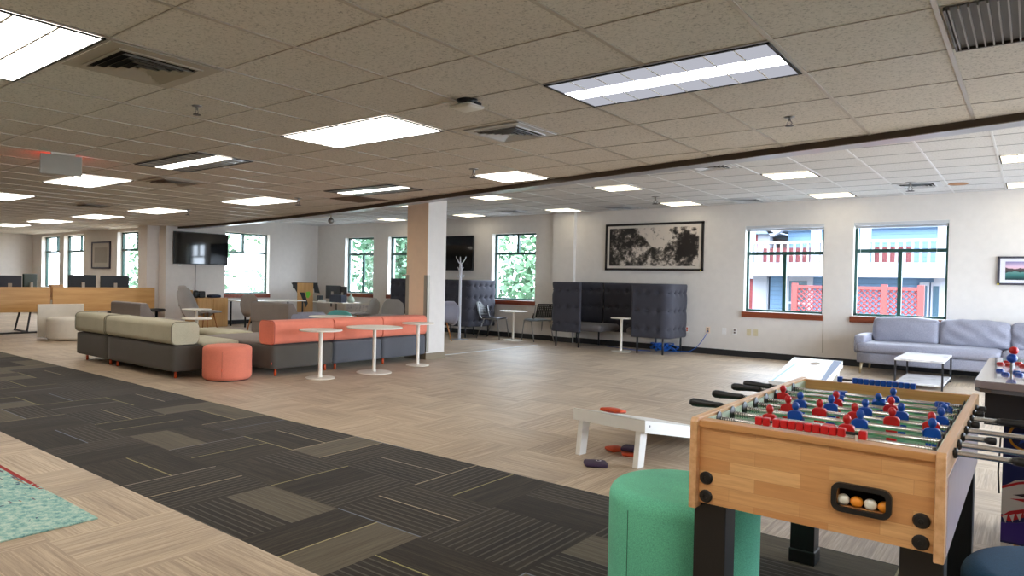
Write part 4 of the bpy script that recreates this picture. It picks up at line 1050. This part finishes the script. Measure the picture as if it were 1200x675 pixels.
booth_pod('dark tufted booth seat facing right, left half of the booth under the tree picture', -7.5, 12.08, -.02, 1.08, .92, .66, .66, ((.08, .05), (.60, .05), (.08, .88), (.60, .88)), -1, group='tufted booth pods')
booth_pod('dark tufted booth seat with rounded lit corner, right half of the booth', -5.06, 12.08, 0, -.84, .92, -.70, -1.76, ((-.10, .05), (-.60, .05), (-.10, .88), (-.60, .88)), 1, group='tufted booth pods')
booth_pod('tufted booth between the coat stand and the window, lavender lit on its side', -9.62, 12.0, 0, -.9, .98, -1.5, -1.5, ((-.12, .06), (-.55, .06), (-.12, .9), (-.55, .9)), 1, .25, r=.06)
t = thing('privacy_screen', 'dark tufted upright screen panel immediately left of the column', 'screen', (-12.1, 12.05, 0))
obj('tufted_panel', one(panel, [(0, 0), (.95, 0)], .45, 1.30, .07, .2, .28), m_booth, t, True)
for x in (.08, .87): upright('leg', x, 0, 0, .46, .02, m_dkmetal, t)

# ------------------------------------------------------------------ cornhole boards and bags
def cornhole(x, y, rz, hi, lo, label, legs=True, top=None):
    t = thing('cornhole_board', label, 'cornhole board', (x, y, 0), rz)   # local: raised end at y=0, low end at y=1.2
    W, L, th = .305, 1.2, .09
    def zt(yy): return hi+(lo-hi)*yy/L
    bm = new_bm(); n = 40; hc, hr = (0, .23), .076
    ring = [bm.verts.new((hc[0]+hr*math.cos(2*PI*k/n), hc[1]+hr*math.sin(2*PI*k/n), zt(hc[1]+hr*math.sin(2*PI*k/n)))) for k in range(n)]
    ring2 = [bm.verts.new((v.co.x, v.co.y, v.co.z-.02)) for v in ring]
    out = []
    for k in range(n):
        a = 2*PI*k/n; c, s = math.cos(a), math.sin(a); tx = (W/abs(c)) if abs(c) > 1e-6 else 1e9
        ty = ((L-hc[1])/s if s > 1e-6 else (-hc[1]/s if s < -1e-6 else 1e9)); q = min(tx, ty); out.append((hc[0]+c*q, hc[1]+s*q))
    cor = [(W, L), (-W, L), (-W, 0), (W, 0)]
    ov = [bm.verts.new((a, b, zt(b))) for a, b in out]
    for k in range(n):
        j = (k+1) % n; f = [ring[k], ov[k]]
        for ca, cb in cor:
            a0 = math.atan2(cb-hc[1], ca) % (2*PI); lo_, hi_ = 2*PI*k/n, 2*PI*(k+1)/n
            if lo_ < a0 < hi_: f.append(bm.verts.new((ca, cb, zt(cb))))
        f += [ov[j], ring[j]]; bm.faces.new(f); bm.faces.new((ring[k], ring[j], ring2[j], ring2[k]))
    obj('deck', bm, top or m_white, t)
    bm = new_bm()
    for sx in (-1, 1):
        x0, x1 = (W-.02, W) if sx > 0 else (-W, -W+.02)
        prism(bm, [(0, hi-th), (0, hi-.001), (L, lo-.001), (L, max(0, lo-th))], x0, x1, 'x')
    box(bm, -W+.02, W-.02, 0, .02, hi-th, hi-.003); box(bm, -W+.02, W-.02, L-.02, L, max(0, lo-th), lo-.002)
    obj('frame', bm, m_white, t)
    for sx in (-1, 1):
        bm = new_bm(); x0 = sx*(W-.06)
        prism(bm, [(.03, hi-th+.02), (.12, hi-th+.02), (.03, 0), (-.05, 0)] if False else [(.02, hi-.03), (.11, hi-.04), (.06, 0), (-.02, 0)], x0-.02, x0+.02, 'x'); obj('leg', bm, m_white, t)
    obj('bolt', one(tube, [(-W-.004, .06, hi-.05), (-W+.01, .06, hi-.05)], .008, 8), m_steel, t)
    obj('bolt', one(tube, [(W-.01, .06, hi-.05), (W+.004, .06, hi-.05)], .008, 8), m_steel, t)
    return t
cornhole(-2.36, 4.60, math.radians(-6), .345, .11, 'white cornhole board with bags on it, nearer board beside the foosball table')
cB = cornhole(-2.25, 10.52, math.radians(180), .31, .10, 'white cornhole board with dark side stripe near the far wall, hole uppermost')
bm = new_bm(); q = lambda x, y: (x, y, .31-.21*y/1.2+.0012)
f = [bm.verts.new(q(*p)) for p in ((-.304, .02), (-.20, .02), (-.26, 1.19), (-.304, 1.19))]; bm.faces.new(f); obj('printed_stripe', bm, mat('board_slate_print', (104, 120, 150), .5), cB)
bm = new_bm(); f = [bm.verts.new(q(*p)) for p in ((.19, .3), (.215, .3), (.275, 1.19), (.25, 1.19))]; bm.faces.new(f); obj('printed_stripe', bm, mat('board_blue_print', (150, 190, 230), .5), cB)
def bag(x, y, z, rz, m, label, sx=.075, rx=0, ry=0, mark=False):
    t = thing('bean_bag', label, 'bean bag', (x, y, z), rz, 'cornhole bean bags')
    t.rotation_euler = (rx, ry, rz)
    obj('cloth_body', one(cushion, -sx, sx, -sx*.95, sx*.95, 0, .024, .009, .010, 8, .002, int(x*100)), m, t, True)
    if mark:
        bm = new_bm()
        for k in range(20):
            a, b = 2*PI*k/20, 2*PI*(k+1)/20
            if k in (4, 5, 6): continue
            bm.faces.new([bm.verts.new((.02+r*math.cos(q), .0+r*math.sin(q), .0345)) for r, q in ((.012, a), (.020, a), (.020, b), (.012, b))])
        obj('printed_mark', bm, mat('bag_print_white', (206, 200, 210), .8), t)
bag(-2.36, 4.43, 0, math.radians(35), m_purple, 'plum bean bag lying alone on the carpet in front of the nearer board', .075, mark=True)
bag(-2.30, 4.90, .036, math.radians(12), m_purple, 'plum bean bag on top of an orange one beneath the board')
bag(-2.30, 4.90, 0, math.radians(30), m_orfab, 'orange bean bag under the plum one beneath the board', .078)
bag(-2.46, 4.93, 0, math.radians(60), m_orfab, 'orange bean bag partly hidden left of the stacked pair beneath the board', .06)
bag(-2.42, 4.80, .322, math.radians(10), m_orfab, 'orange bean bag lying on top of the nearer cornhole board', .08, math.radians(-11))

# ------------------------------------------------------------------ far right sofa, coffee table, pictures
t = thing('sofa', 'lavender-grey velvet sofa against the wall under the right-hand window', 'sofa', (0, 12.5, 0))
obj('frame', one(cushion, -2.05, 1.6, -.46, .44, .16, .33, .03, .004, 8), m_lav, t, True)
obj('armrest', one(cushion, -2.10, -1.93, -.40, .44, .30, .585, .045, .006, 8), m_lav, t, True)
obj('backrest', one(cushion, -1.95, 1.6, .26, .46, .30, .70, .04, .005, 8), m_lav, t, True)
for k, (x0, x1) in enumerate(((-2.05, -.315), (-.30, 1.55))):
    obj('seat_cushion', one(cushion, x0, x1, -.50, .28, .325, .475, .06, .018, 14, .002, k), m_lav, t, True)
for k, (x0, x1) in enumerate(((-1.90, -1.07), (-1.05, -.23), (-.215, .60))):
    obj('back_cushion', one(cushion, x0, x1, .02, .25, .465, .845, .055, .03, 16, .012 if k else .004, k+5), m_lav, t, True)
for x in (-1.98, 1.5):
    for y in (-.42, .36): obj('leg', one(tube, [(x, y, .17), (x-.02, y, 0)], .022, 8, .012), mat('pale_metal_leg', (196, 180, 150), .3, .6), t, True)
t = thing('coffee_table', 'two-tier marble coffee table with dark metal frame before the sofa', 'coffee table', (-1.12, 11.37, 0))
w_, d_, hh = .27, .59, .385
obj('table_top', one(box, -w_, w_, -d_, d_, hh-.03, hh, .006, 2), m_marble, t)
obj('lower_shelf', one(box, -w_+.01, w_-.01, -d_+.01, d_-.01, .05, .075, .004, 1), m_marble, t)
for sx in (-1, 1):
    for sy in (-1, 1): obj('leg', one(box, sx*(w_-.012)-.011, sx*(w_-.012)+.011, sy*(d_-.012)-.011, sy*(d_-.012)+.011, 0, hh-.03), m_dkmetal, t)
bm = new_bm()
for sx in (-1, 1): box(bm, sx*(w_-.012)-.008, sx*(w_-.012)+.008, -d_+.02, d_-.02, .035, .05)
obj('shelf_rail', bm, m_dkmetal, t)
def picture(label, cx, cz, w, h, Y, fr, matw, art, aw, ah, fw=.035):
    t = thing('framed_picture', label, 'picture', (cx, Y-.02, cz))
    bm = new_bm(); box(bm, -w/2, -w/2+fw, -.02, .018, -h/2, h/2); box(bm, w/2-fw, w/2, -.02, .018, -h/2, h/2); box(bm, -w/2, w/2, -.02, .018, h/2-fw, h/2); box(bm, -w/2, w/2, -.02, .018, -h/2, -h/2+fw)
    obj('frame', bm, fr, t); obj('mount', one(box, -w/2+fw*.8, w/2-fw*.8, -.004, .016, -h/2+fw*.8, h/2-fw*.8), matw, t)
    obj('print', one(box, -aw/2, aw/2, -.006, -.0045, -ah/2, ah/2), art, t)
    return t
m_frblk = mat('black_frame', (28, 24, 24), .35); m_mount = mat('cream_mount', (214, 206, 196), .7)
p = picture('wide black framed print of ink-dark foliage above the booth', -5.815, 2.032, 2.04, .945, YW, m_frblk, m_mount, art_trees(), 1.86, .76, .042)
obj('corner_sticker', one(box, .97, .99, -.022, -.0195, -.47, -.45), mat('yellow_sticker', (220, 200, 40), .5), p)
p = picture('small dark framed lake scene at dusk, right edge of the picture', .02, 1.60, .86, .42, YW, mat('slate_frame', (62, 60, 72), .35), mat('cool_white_mount', (228, 228, 236), .7), art_lake(), .68, .27, .028)
obj('corner_sticker', one(box, -.43, -.41, -.022, -.0195, -.21, -.19), MATS['yellow_sticker'], p)
p = picture('framed glazed picture on the office wall between two windows', -19.75, 1.77, 1.15, .74, YO, mat('purple_black_frame', (56, 50, 66), .35), mat('grey_glazed_print', (176, 168, 156), .12), mat('pale_grey_print', (150, 142, 132), .12), .8, .42, .04)

def plate(x, y, z, nx, ny, label, m, face, kind='outlet', grp='outlets and switches on the far wall'):
    t = thing('wall_'+kind, label, kind, (x, y, z), 0, grp)
    ax = abs(nx) > 0
    def B(bm, w, h, d0, d1, cz=0, cw=0):
        if ax: box(bm, d0*nx if nx > 0 else d1*nx, d1*nx if nx > 0 else d0*nx, cw-w, cw+w, cz-h, cz+h, .001, 1)
        else: box(bm, cw-w, cw+w, d1*ny if ny < 0 else d0*ny, d0*ny if ny < 0 else d1*ny, cz-h, cz+h, .001, 1)
    bm = new_bm(); B(bm, .038, .060, 0, .006); obj('cover_plate', bm, m, t)
    bm = new_bm()
    if kind == 'outlet': B(bm, .016, .014, .006, .009, .022); B(bm, .016, .014, .006, .009, -.022)
    else: B(bm, .008, .02, .006, .012)
    obj('face', bm, face, t); return t
m_ivory = mat('ivory_plate', (214, 202, 168), .4); m_wpl = mat('white_plate', (232, 230, 228), .4)
plate(-5.08, YW, .44, 0, -1, 'orange-red outlet beside the rounded end of the booth', m_wpl, m_orangeleg)
plate(-4.68, YW, .45, 0, -1, 'tan outlet with a blue cable plugged in', m_tan, m_black)
plate(-4.38, YW, .45, 0, -1, 'blank white wall plate right of the cabled outlet', m_wpl, m_wpl)
plate(-4.19, YW, .455, 0, -1, 'white wall plate with dark brown inserts under the window', m_wpl, mat('brown_insert', (90, 70, 66), .5))
plate(-3.94, YW, .455, 0, -1, 'left ivory wall plate of a pair under the window', m_ivory, m_ivory)
plate(-3.82, YW, .455, 0, -1, 'right ivory wall plate of a pair under the window', m_ivory, m_ivory)
plate(XL, 8.78, 1.55, 1, 0, 'white light switch on the wall left of the large screen', m_wpl, m_vent, 'switch', 'plates on the screen wall')
plate(XL, 8.80, .55, 1, 0, 'grey double outlet low on the screen wall', m_vent, m_grout, 'outlet', 'plates on the screen wall')
plate(-15.55, YW, .5, 0, -1, 'dark double outlet between the podium and the monitor desk', m_grout, m_black)
bm = new_bm(); tube(bm, [(-4.68, YW-.012, .43), (-4.70, YW-.04, .36), (-4.78, YW-.06, .22), (-4.88, YW-.06, .10), (-5.0, YW-.07, .02), (-5.2, YW-.15, .012), (-5.4, YW-.25, .012)], .006, 6)
rnd = random.Random(3)
bm_c = bm
for q in range(9):
    c = Vector((-5.42+rnd.uniform(-.14, .2), 12.66+rnd.uniform(-.16, .16), .02)); pts = []
    for k in range(26):
        a = k*.62+q; rr = .10+.035*math.sin(k*1.3+q); pts.append(c+Vector((rr*1.2*math.cos(a), rr*.8*math.sin(a), .015+.13*abs(math.sin(k*.31+q)))))
    tube(bm_c, pts, .007, 6)
tube(bm_c, [(-5.6, 12.6, .012), (-5.9, 12.5, .012), (-6.3, 12.7, .012), (-6.6, 12.75, .012)], .006, 6)
tag(obj('network_cable', bm_c, m_cable, None, True), 'tangled bright blue cable heaped under the right end of the booth', 'cable')

# wall screens
def screen(label, loc, w, h, axis):
    t = thing('television', label, 'television', loc, 0, 'wall televisions')
    if axis == 'y': # on wall X=const facing +x
        obj('case', one(box, .03, .08, -w/2, w/2, -h/2, h/2, .006, 2), m_black, t); obj('glass', one(box, .0805, .083, -w/2+.014, w/2-.014, -h/2+.02, h/2-.014), m_screen, t)
        obj('wall_mount', one(box, 0, .03, -.2, .2, -.15, .15), m_black, t)
    else:
        obj('case', one(box, -w/2, w/2, -.08, -.03, -h/2, h/2, .006, 2), m_black, t); obj('glass', one(box, -w/2+.014, w/2-.014, -.083, -.0805, -h/2+.02, h/2-.014), m_screen, t)
        obj('wall_mount', one(box, -.2, .2, -.03, 0, -.15, .15), m_black, t)
screen('large black wall screen reflecting a window, far left', (XL, 9.32, 1.945), 1.48, .80, 'y')
screen('black wall screen right of the column behind the coat stand', (-10.93, YW, 1.945), 1.24, .84, 'x')
bm = new_bm(); tube(bm, [(XL+.012, 9.19, 1.56), (XL+.012, 9.19, .84)], .008, 6); tag(obj('power_cord', bm, m_cordw), 'black cord hanging down the wall below the large left screen', 'cord')

# cabinet, window table, podium, desks
t = thing('cabinet', 'low birch cabinet against the wall below the left screen', 'cabinet', (-15.9, 9.35, 0))
obj('body', one(box, -.28, .28, -.42, .42, .0, .72, .005, 1), m_birchz, t)
bm = new_bm(); box(bm, .281, .297, -.41, -.01, .03, .70, .002, 1); obj('door', bm, m_birchz, t); bm = new_bm(); box(bm, .281, .297, .01, .41, .03, .70, .002, 1); obj('door', bm, m_birchz, t)
tag(obj('camera_box', one(box, -.09, .09, -.08, .08, 0, .16, .02, 2), m_black, None, False, (-15.85, 9.15, .722)), 'black boxy gadget standing on the birch cabinet', 'gadget')
tag(obj('folded_pouch', one(cushion, -.12, .12, -.14, .14, 0, .07, .03, .01, 6), mat('navy_pouch', (34, 40, 60), .8), None, True, (-15.8, 9.48, .722)), 'dark soft pouch lying on the right of the birch cabinet', 'pouch')
tag(obj('wooden_easel_block', one(prism, [(-.1, 0), (.1, 0), (-.06, .18)], -.05, .05, 'y'), m_birchz, None, False, (-16.0, 9.0, .722)), 'small wooden wedge standing on the birch cabinet', 'wooden block')
tag(obj('handset', one(cushion, -.05, .05, -.06, .06, 0, .17, .03, .01, 6), m_black, None, True, (-15.78, 8.98, .722)), 'black handset at the left end of the birch cabinet', 'handset')
t = thing('window_table', 'white rectangular table under the window beside the large screen', 'table', (-15.4, 10.8, 0))
obj('table_top', one(box, -.38, .38, -.95, .95, .63, .66, .006, 2), m_tabw, t)
for sx in (-1, 1):
    for sy in (-1, 1): upright('leg', sx*.32, sy*.88, 0, .63, .022, m_black, t)
t = thing('office_chair', 'black swivel chair half hidden behind the oval-backed grey chair', 'office chair', (-14.0, 9.75, 0))
obj('seat', one(cushion, -.24, .24, -.24, .24, .43, .50, .03, .01, 6), m_black, t, True)
upright('gas_stem', 0, 0, .08, .44, .025, m_black, t)
for k in range(5):
    a = k*2*PI/5+.3; obj('star_leg', one(tube, [(0, 0, .22), (.28*math.cos(a), .28*math.sin(a), .03)], .022, 6, .014), m_black, t)
t = thing('podium', 'birch podium with slanted black top and a black and green V emblem', 'podium', (-15.45, 12.05, 0), math.radians(52))
bm = new_bm(); prism(bm, [(-.215, 0), (.215, 0), (.215, 1.12), (-.215, 1.12)], -.02, .02, 'y'); obj('front_panel', bm, m_birchz, t)
bm = new_bm(); prism(bm, [(.02, 0), (.30, 0), (.30, 1.02), (.02, 1.10)], -.20, .20, 'x'); obj('body', bm, m_birchz, t)
obj('side_wing', one(prism, [(-.38, 1.12), (-.215, 1.12), (-.215, .84)], -.02, .0, 'y'), m_black, t)
obj('side_wing', one(prism, [(.215, 1.12), (.33, 1.12), (.40, .84), (.25, .86)], -.02, .0, 'y'), m_black, t)
obj('reading_desk', one(prism, [(-.0, 1.13), (.36, .98), (.36, .96), (-.0, 1.10)], -.34, .34, 'x'), m_black, t)
bm = new_bm(); prism(bm, [(-.15, .86), (-.02, .86), (.08, .56), (.03, .44)], -.026, -.021, 'y'); obj('emblem_stroke', bm, mat('emblem_black', (30, 32, 38), .5), t)
bm = new_bm(); prism(bm, [(.02, .87), (.12, .89), (.14, .80), (.09, .70), (.04, .72)], -.026, -.021, 'y'); obj('emblem_tip', bm, mat('emblem_green', (106, 200, 48), .5), t)
t = thing('desk', 'small white pedestal desk carrying two monitors by the corner window', 'desk', (-14.5, 12.35, 0))
obj('desk_top', one(box, -.62, .62, -.3, .33, .60, .63, .005, 1), m_tabw, t); upright('pedestal', 0, 0, .03, .60, .035, m_steel, t); obj('base_plate', one(box, -.35, .35, -.25, .25, 0, .03), m_steel, t)
def monitor(x, y, z, rz, w, h, label, arm=.12, m=None, grp='monitors'):
    t = thing('monitor', label, 'monitor', (x, y, z), rz, grp)
    obj('screen_case', one(box, -w/2, w/2, -.02, .02, arm, arm+h, .006, 2), m or m_black, t)
    obj('glass', one(box, -w/2+.01, w/2-.01, .0205, .022, arm+.012, arm+h-.01), m_screen, t)
    obj('stand', one(box, -.035, .035, -.05, -.021, 0.0, arm+h*.55), m_vent, t); obj('foot', one(box, -.12, .12, -.1, .06, 0, .012, .004, 1), m_vent, t)
    return t
monitor(-14.62, 12.35, .63, math.radians(8), .52, .36, 'black monitor on the pedestal desk, screen towards the wall', .08)
monitor(-14.28, 12.42, .63, math.radians(-18), .40, .34, 'second black monitor on the pedestal desk, nearest the window', .08)
tag(obj('speaker_box', one(box, -.06, .06, -.06, .06, 0, .16, .008, 2), m_black, None, False, (-15.05, 12.25, .63)), 'small black speaker at the left end of the pedestal desk', 'speaker')
tag(obj('storage_box', one(box, -.26, .22, -.1, .1, 0, .20, .012, 2), mat('navy_case', (28, 34, 52), .6), None, False, (-14.15, 12.14, .63)), 'dark navy case on the front of the pedestal desk', 'case')
tag(obj('paper_stack', one(box, -.16, .16, -.1, .1, 0, .05, .004, 1), m_white, None, False, (-14.72, 12.14, .63)), 'white stack of papers on the pedestal desk', 'papers')
tag(obj('teardrop_vase', one(lathe, [(0, 0), (.07, 0), (.10, .05), (.09, .10), (.045, .16), (.02, .20), (.016, .22), (0, .22)], n=24), m_mint, None, True, (-13.78, 12.2, .60)), 'pale green teardrop vase at the right end of the pedestal desk', 'vase')
bpy.data.objects['teardrop_vase'].location = (-13.93, 12.38, .63)
t = thing('poster_board', 'white printed poster board leaning on the wall behind the coral sofa', 'poster board', (-14.15, 12.78, 0)); t.rotation_euler = (math.radians(-9), 0, 0)
obj('board', one(box, -.56, .48, -.012, .012, .0, .62), m_white, t)
n_ = NT('faded_print'); nn = n_.noise(n_.obco(), 9.0, 5.0, .7)[0]; n_.base(n_.ramp(nn, [(.36, lin((180, 176, 188))), (.5, lin((226, 224, 228)))])); n_.rough(.5)
obj('print', one(box, -.50, .42, -.015, -.0125, .06, .57), n_.m, t)

# office desks with birch modesty panels
for k, (y0, y1, lab) in enumerate(((3.3, 5.78, 'office desk with birch front panel cut by the left edge of the picture'), (5.82, 8.05, 'office desk with birch front panel behind the pale drum seat'))):
    t = thing('office_desk', lab, 'desk', (-16.0, (y0+y1)/2, 0), 0, 'office desks with birch panels'); hl = (y1-y0)/2
    obj('front_panel', one(box, -.012, .012, -hl, hl, .44, .96, .003, 1), m_birch, t)
    obj('desk_top', one(box, -.80, -.02, -hl, hl, .70, .73, .004, 1), m_birch, t)
    for yy in (-hl+.3, hl-.3):
        bm = new_bm(); tube(bm, [(-.12, yy, .70), (-.05, yy-.12, .03)], .02, 8); tube(bm, [(-.66, yy, .70), (-.75, yy-.12, .03)], .02, 8); tube(bm, [(-.02, yy-.12, .03), (-.78, yy-.12, .03)], .02, 8); obj('leg_frame', bm, m_black, t)
    obj('floor_rail', one(box, -.03, .01, -hl, hl, 0, .035), m_dkmetal, t)
monitor(-16.5, 6.62, .73, math.radians(95), .60, .38, 'black monitor seen from behind on the office desk, left of a pair', .12)
monitor(-16.5, 7.34, .73, math.radians(92), .66, .37, 'black monitor seen from behind on the office desk, right of a pair', .12)
monitor(-16.5, 5.18, .73, math.radians(70), .42, .36, 'dark slate monitor near the left edge of the picture', .10, mat('slate_monitor', (58, 62, 74), .3))
monitor(-16.7, 5.62, .73, math.radians(130), .46, .40, 'dark green-tinted monitor angled towards the windows', .10, mat('greenish_monitor', (46, 58, 52), .25))
monitor(-17.0, 4.86, .73, math.radians(80), .5, .42, 'teal monitor at the left edge of the picture', .12, mat('teal_monitor', (62, 92, 96), .25))  # casing itself coloured teal
tag(obj('keyboard', one(box, -.07, .07, -.2, .2, 0, .02, .004, 1), m_black, None, False, (-16.3, 5.05, .73)), 'black keyboard on the office desk near the left edge', 'keyboard')
tag(obj('card_box', one(box, -.07, .07, -.12, .12, 0, .28, .003, 1), mat('cardboard', (190, 150, 110), .8), None, False, (-16.35, 6.02, .73)), 'small cardboard box on the office desk between the monitors', 'box')
for x, y, lab in ((-17.4, 4.6, 'black swivel chair behind the desks near the left edge'), (-17.5, 7.2, 'black swivel chair behind the desk with the monitor pair')):
    t = thing('office_chair', lab, 'office chair', (x, y, 0)); obj('seat', one(cushion, -.24, .24, -.24, .24, .43, .50, .03, .01, 6), m_black, t, True); upright('gas_stem', 0, 0, .08, .44, .025, m_black, t)
    obj('backrest', one(cushion, -.27, -.20, -.22, .22, .55, .92, .03, .01, 6), m_black, t, True)
    for k in range(5):
        a = k*2*PI/5+.3; obj('star_leg', one(tube, [(0, 0, .12), (.30*math.cos(a), .30*math.sin(a), .03)], .022, 6, .016), m_black, t)
t = thing('office_chair', 'black office chair seen as a star base at the left edge', 'office chair', (-15.35, 4.35, 0)); upright('gas_stem', 0, 0, .10, .44, .025, m_black, t); obj('seat', one(cushion, -.24, .24, -.24, .24, .43, .50, .03, .01, 6), m_black, t, True)
for k in range(5):
    a = k*2*PI/5+.9; obj('star_leg', one(tube, [(0, 0, .12), (.30*math.cos(a), .30*math.sin(a), .03)], .022, 6, .016), m_black, t)
# dark stools behind the taupe sofa
for x, y, lab in ((-14.6, 6.55, 'low dark stool between the pale seat and the taupe sofa'), (-15.2, 7.7, 'low dark stool in front of the screen wall')):
    t = thing('stool', lab, 'stool', (x, y, 0)); obj('seat', one(lathe, [(0, .44), (.17, .44), (.19, .46), (.18, .50), (0, .51)], n=28), m_black, t, True); upright('stem', 0, 0, .02, .44, .03, m_black, t); obj('base_plate', one(lathe, [(0, 0), (.17, 0), (.17, .015), (0, .02)], n=28), m_black, t)

# rug
bm = new_bm(); box(bm, -6.4, -3.75, -.6, 1.60, 0.0, .009, .002, 1); tag(obj('rug', bm, rug_mat()), 'speckled teal rug with a red streak at the lower left corner', 'rug')

# ------------------------------------------------------------------ arcade pedestal at the right edge
t = thing('arcade_machine', 'dark pedestal arcade machine with printed side, cut by the right edge', 'arcade machine', (.25, 4.5, 0))
def A(x, y): return x-.25, y-4.5
bm = new_bm(); x0, y0 = A(-.19, 3.80); x1, y1 = A(.75, 5.25); r = .10
pl = [(x0+r*.4, y0), (x1, y0), (x1, y1), (x0+r, y1), (x0, y1-r), (x0, y0+r*.4)]
pl = [(x0, y1-r), (x0, y0+.06), (x0+.02, y0+.02), (x0+.06, y0), (x1, y0), (x1, y1), (x0+r, y1), (x0+.03, y1-.03)]
prism(bm, pl, .87, .905, 'z', .006); obj('control_deck', bm, mat('deck_gloss', (150, 138, 140), .12, .0, .6), t, 'auto')
bm = new_bm(); prism(bm, pl, .855, .870); obj('deck_edge', bm, mat('deck_edge_chrome', (120, 124, 132), .2, .8), t)
a = A(-.155, 3.92); b = A(.7, 5.1); obj('deck_box', one(box, a[0], b[0], a[1], b[1], .70, .856), m_dark, t)
a = A(-.092, 4.22); b = A(.6, 4.95); ps = obj('pedestal', one(box, a[0], b[0], a[1], b[1], .10, .70), m_navyp, t)
for yy in (a[1]+.05, b[1]-.05): obj('foot', one(lathe, [(0, 0), (.03, 0), (.03, .02), (.012, .03), (.012, .10), (0, .10)], a[0]+.06, yy, n=14), m_gold, t)
yf = a[1]-.0015; X0 = a[0]
def art(nm, pts, m, lay=0, par=ps):
    bm = new_bm(); prism(bm, [(X0+u, v) for u, v in pts], yf-.0008-.0006*lay, yf+.001, 'y'); return obj(nm, bm, m, t)
def ringpts(cx, cz, r0, r1, a0, a1, n=24):
    return [(cx+r1*math.cos(math.radians(a0+(a1-a0)*k/n)), cz+r1*math.sin(math.radians(a0+(a1-a0)*k/n))) for k in range(n+1)]+[(cx+r0*math.cos(math.radians(a1-(a1-a0)*k/n)), cz+r0*math.sin(math.radians(a1-(a1-a0)*k/n))) for k in range(n+1)]
art('printed_ring', ringpts(.085, .615, .058, .068, 50, 330), m_gold, 1)
art('printed_star', [(.085+(.045 if k % 2 == 0 else .019)*math.sin(k*PI/5), .615+(.045 if k % 2 == 0 else .019)*math.cos(k*PI/5)) for k in range(10)], mat('ink_blue', (40, 70, 170), .3), 1)
m_ink_w = mat('ink_pale', (196, 190, 186), .3); m_ink_r = mat('ink_red', (176, 32, 40), .3); m_ink_d = mat('ink_dark', (40, 26, 34), .3)
art('printed_beast_head', [(0, .235), (0, .365), (.05, .405), (.14, .43), (.30, .40), (.30, .23), (.20, .28), (.12, .29), (.06, .26), (.03, .235)], m_ink_w, 1)
art('printed_red_stripe', [(0, .370), (.06, .400), (.14, .425), (.14, .412), (.06, .388), (0, .357)], m_ink_r, 2)
art('printed_eye', [(.04, .335), (.09, .350), (.13, .345), (.09, .332)], m_ink_d, 2)
art('printed_red_stripe', [(.03, .315), (.09, .325), (.14, .318), (.09, .309)], m_ink_r, 2)
art('printed_mouth', [(0, .225), (.03, .255), (.08, .275), (.16, .285), (.16, .26), (.08, .235), (.03, .205)], m_ink_r, 2)
for k in range(5): art('printed_tooth', [(.005+k*.026, .226+k*.010), (.025+k*.026, .238+k*.009), (.018+k*.026, .195+k*.010)], m_ink_w, 3)
art('printed_lower_band', [(0, .11), (0, .195), (.06, .205), (.16, .245), (.3, .23), (.3, .11)], mat('ink_violet', (60, 42, 120), .3), 1)
# controls on the deck
def joystick(x, y, m, label_):
    q = A(x, y); st = obj('joystick_shaft', one(tube, [(q[0], q[1], .905), (q[0], q[1], .955)], .006, 8), m_steel, t)
    bm = new_bm(); sphere(bm, (q[0], q[1], .968), .0225, seg=18); g = obj('joystick_ball', bm, m, st, True); return g
joystick(-.072, 4.40, m_blue, ''); joystick(-.075, 4.98, m_red, '')
for x, y, m in ((-.115, 4.33, m_blue), (-.09, 4.18, m_blue), (-.04, 4.2, m_blue), (-.05, 4.30, m_blue), (-.02, 4.28, m_blue), (-.125, 4.75, m_red), (-.10, 4.88, m_red), (-.09, 4.72, m_red), (-.05, 4.85, m_red), (-.03, 4.72, m_red)):
    q = A(x, y); obj('push_button', one(lathe, [(0, .905), (.017, .905), (.017, .910), (.013, .917), (0, .918)], q[0], q[1], n=18), m, t, 'auto')
bm = new_bm(); tube(bm, [(-.10, 4.14, .62), (-.105, 4.14, .45), (-.10, 4.14, .35)], .004, 6); obj('strap', bm, m_black, t).location = (-.25, -4.5, 0)

bm = new_bm(); box(bm, -7.765, -7.72, 8.95, 11.95, 0, .004); tag(obj('floor_band', bm, mat('white_band', (220, 222, 224), .5)), 'straight white tape line on the carpet right of the column', 'band')  # thin white band lying along the carpet
